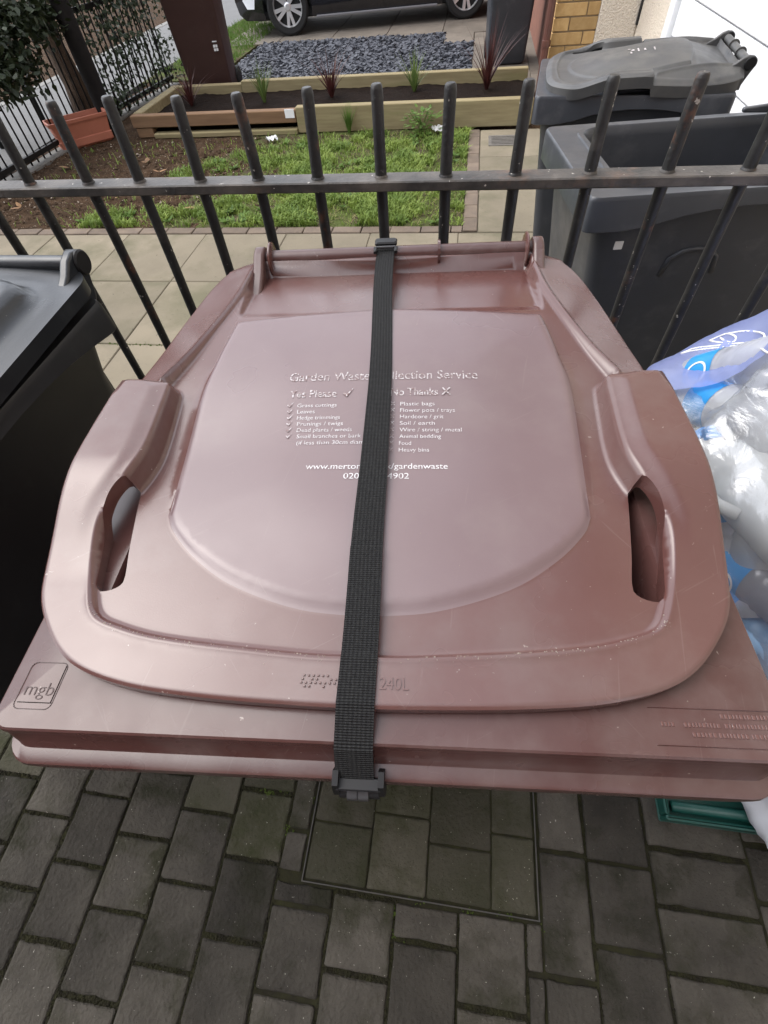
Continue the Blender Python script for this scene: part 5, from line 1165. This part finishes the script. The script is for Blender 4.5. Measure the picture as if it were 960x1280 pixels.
def shell_patch(name, label, cat, ph0, ph1, th0, th1, off, m, amp=.14, n=60):    # film lying on the bag
    b = MB()
    for j in range(n + 1):
        for i in range(n + 1):
            ph, t_ = R(ph0 + (ph1 - ph0) * i / n), R(th0 + (th1 - th0) * j / n + 1.5 * math.sin(i * .35)); d = Vector((math.sin(t_) * math.cos(ph), math.sin(t_) * math.sin(ph), math.cos(t_)))
            e = 1 + amp * noise.noise(d * 2.0 + Vector((3.3, 0, 0))) + .45 * amp * noise.noise(d * 4.6 + Vector((0, 3.3, 0))) + off + .014 * abs(noise.noise(Vector((d.x * 7, d.y * 16, d.z * 16))))
            b.v.append((BC[0] + d.x * BR[0] * e, BC[1] + d.y * BR[1] * e, BC[2] + d.z * BR[2] * e))
    b.f = [(j * (n + 1) + i, j * (n + 1) + i + 1, (j + 1) * (n + 1) + i + 1, (j + 1) * (n + 1) + i) for j in range(n) for i in range(n)]
    o = b.obj(name, m, None, True); tag(o, label, cat); return o
def on_bag(ph, t_, off):
    d = Vector((math.sin(R(t_)) * math.cos(R(ph)), math.sin(R(t_)) * math.sin(R(ph)), math.cos(R(t_)))); e = 1 + .14 * noise.noise(d * 2.0 + Vector((3.3, 0, 0))) + .063 * noise.noise(d * 4.6 + Vector((0, 3.3, 0))) + off
    return (BC[0] + d.x * BR[0] * e, BC[1] + d.y * BR[1] * e, BC[2] + d.z * BR[2] * e)
film = shell_patch('printed_film', 'lilac plastic film with white line drawing on top of the bag', 'packaging', 58, 154, 8, 95, .006, 'lilac')
def film_line(pts, r_=.0018):
    q = [bag_px(820 + a_ / 5.82, 400 + b__ / 5.82, .011) for a_, b__ in catmull(pts, 12.0)]; q = [p_ for p_ in q if p_ is not None]
    if len(q) > 3: MB().tube(q, r_, 5).obj('line_drawing', 'white', film, True)
film_line([(390, 150), (440, 128), (520, 100), (580, 125), (562, 162), (500, 152), (470, 130)]); film_line([(390, 150), (430, 160), (500, 168), (562, 162)])
film_line([(520, 100), (640, 82), (760, 92), (790, 122), (740, 155), (680, 172)]); film_line([(180, 245), (235, 222), (280, 206), (420, 190), (680, 172), (815, 240)]); film_line([(180, 245), (280, 222), (480, 200), (680, 182)])
# white carrier bag, green tray, blue film
q = P(800, 985, .04)
gt = thing('recycling_tray', 'shallow dark green plastic tray on the paving under the clear bag', 'tray', (0, 0, 0))
gx0, gx1, gy0, gy1 = .555, 1.0, .150, .52
MB().cbox(gx0, gx1, gy0, gy1, .002, .010, .003).obj('base', 'green', gt)
for a in ((gx0, gx1, gy0, gy0 + .010), (gx0, gx1, gy1 - .010, gy1)): MB().cbox(*a, .0105, .052, .003).obj('side', 'green', gt)
for a in ((gx0, gx0 + .010, gy0 + .011, gy1 - .011), (gx1 - .010, gx1, gy0 + .011, gy1 - .011)): MB().cbox(*a, .0105, .052, .003).obj('side', 'green', gt)
rl_ = MB(); rl_.tube([(gx0 + .02, gy0 + .03, .040), (gx1 - .02, gy0 + .03, .040)], .012, 10); rl_.obj('rolled_edge', 'green', gt, True)
m = MB(); n = 10; vs = []
for j in range(n):
    for i in range(n): vs.append((.60 + i * .035 + rnd.uniform(-.004, .004), .215 + j * .026, .058 + rnd.uniform(-.004, .006)))
m.add(vs, [(j * n + i, j * n + i + 1, (j + 1) * n + i + 1, (j + 1) * n + i) for j in range(n - 1) for i in range(n - 1)])
tag(m.obj('paper_sheet', 'paper', None, True), 'crumpled white paper lying in the green tray', 'paper')
tag(blob((.95, .23, .13), (.25, .22, .15), 40, 60, .16, 2.2, 8.1, zmin=.003, crease=.10).obj('carrier_bag', 'wbag', None, True), 'pale grey white carrier bag slumped over the green tray', 'bag')
tag(blob((1.22, 2.70, GB + .36), (.21, .20, .40), 40, 60, .12, 2.0, 5.2, zmin=GB + .002, crease=.08).obj('refuse_sack', 'wbag', None, True), 'white sack with a blue print standing behind the grey bin', 'bag')

sk = MB(); n = 10
for j in range(n + 1):
    for i in range(n + 1):
        ph, t_ = R(205 + 40 * i / n), R(48 + 22 * j / n); d = Vector((math.sin(t_) * math.cos(ph), math.sin(t_) * math.sin(ph), math.cos(t_)))
        e = 1.015 + .12 * noise.noise(d * 2.0 + Vector((5.2, 0, 0))) + .054 * noise.noise(d * 4.6 + Vector((0, 5.2, 0)))
        e -= .08 * abs(noise.noise(Vector((d.x * 5, d.y * 5, d.z * 2)) + Vector((0, 0, 5.2)))) ** .7
        sk.v.append((1.22 + d.x * .21 * e, 2.70 + d.y * .20 * e, GB + .36 + d.z * .40 * e))
sk.f = [(j * (n + 1) + i, j * (n + 1) + i + 1, (j + 1) * (n + 1) + i + 1, (j + 1) * (n + 1) + i) for j in range(n) for i in range(n)]
sk.obj('blue_print', 'bluel', bpy.data.objects['refuse_sack'], True)
tag(blob((.86, .80, .24), (.13, .09, .30), 30, 40, .14, 2.2, 2.7, zmin=.003, crease=.1).obj('blue_bag', 'dkblue', None, True), 'dark blue plastic bag squeezed between clear bag and fence', 'bag')
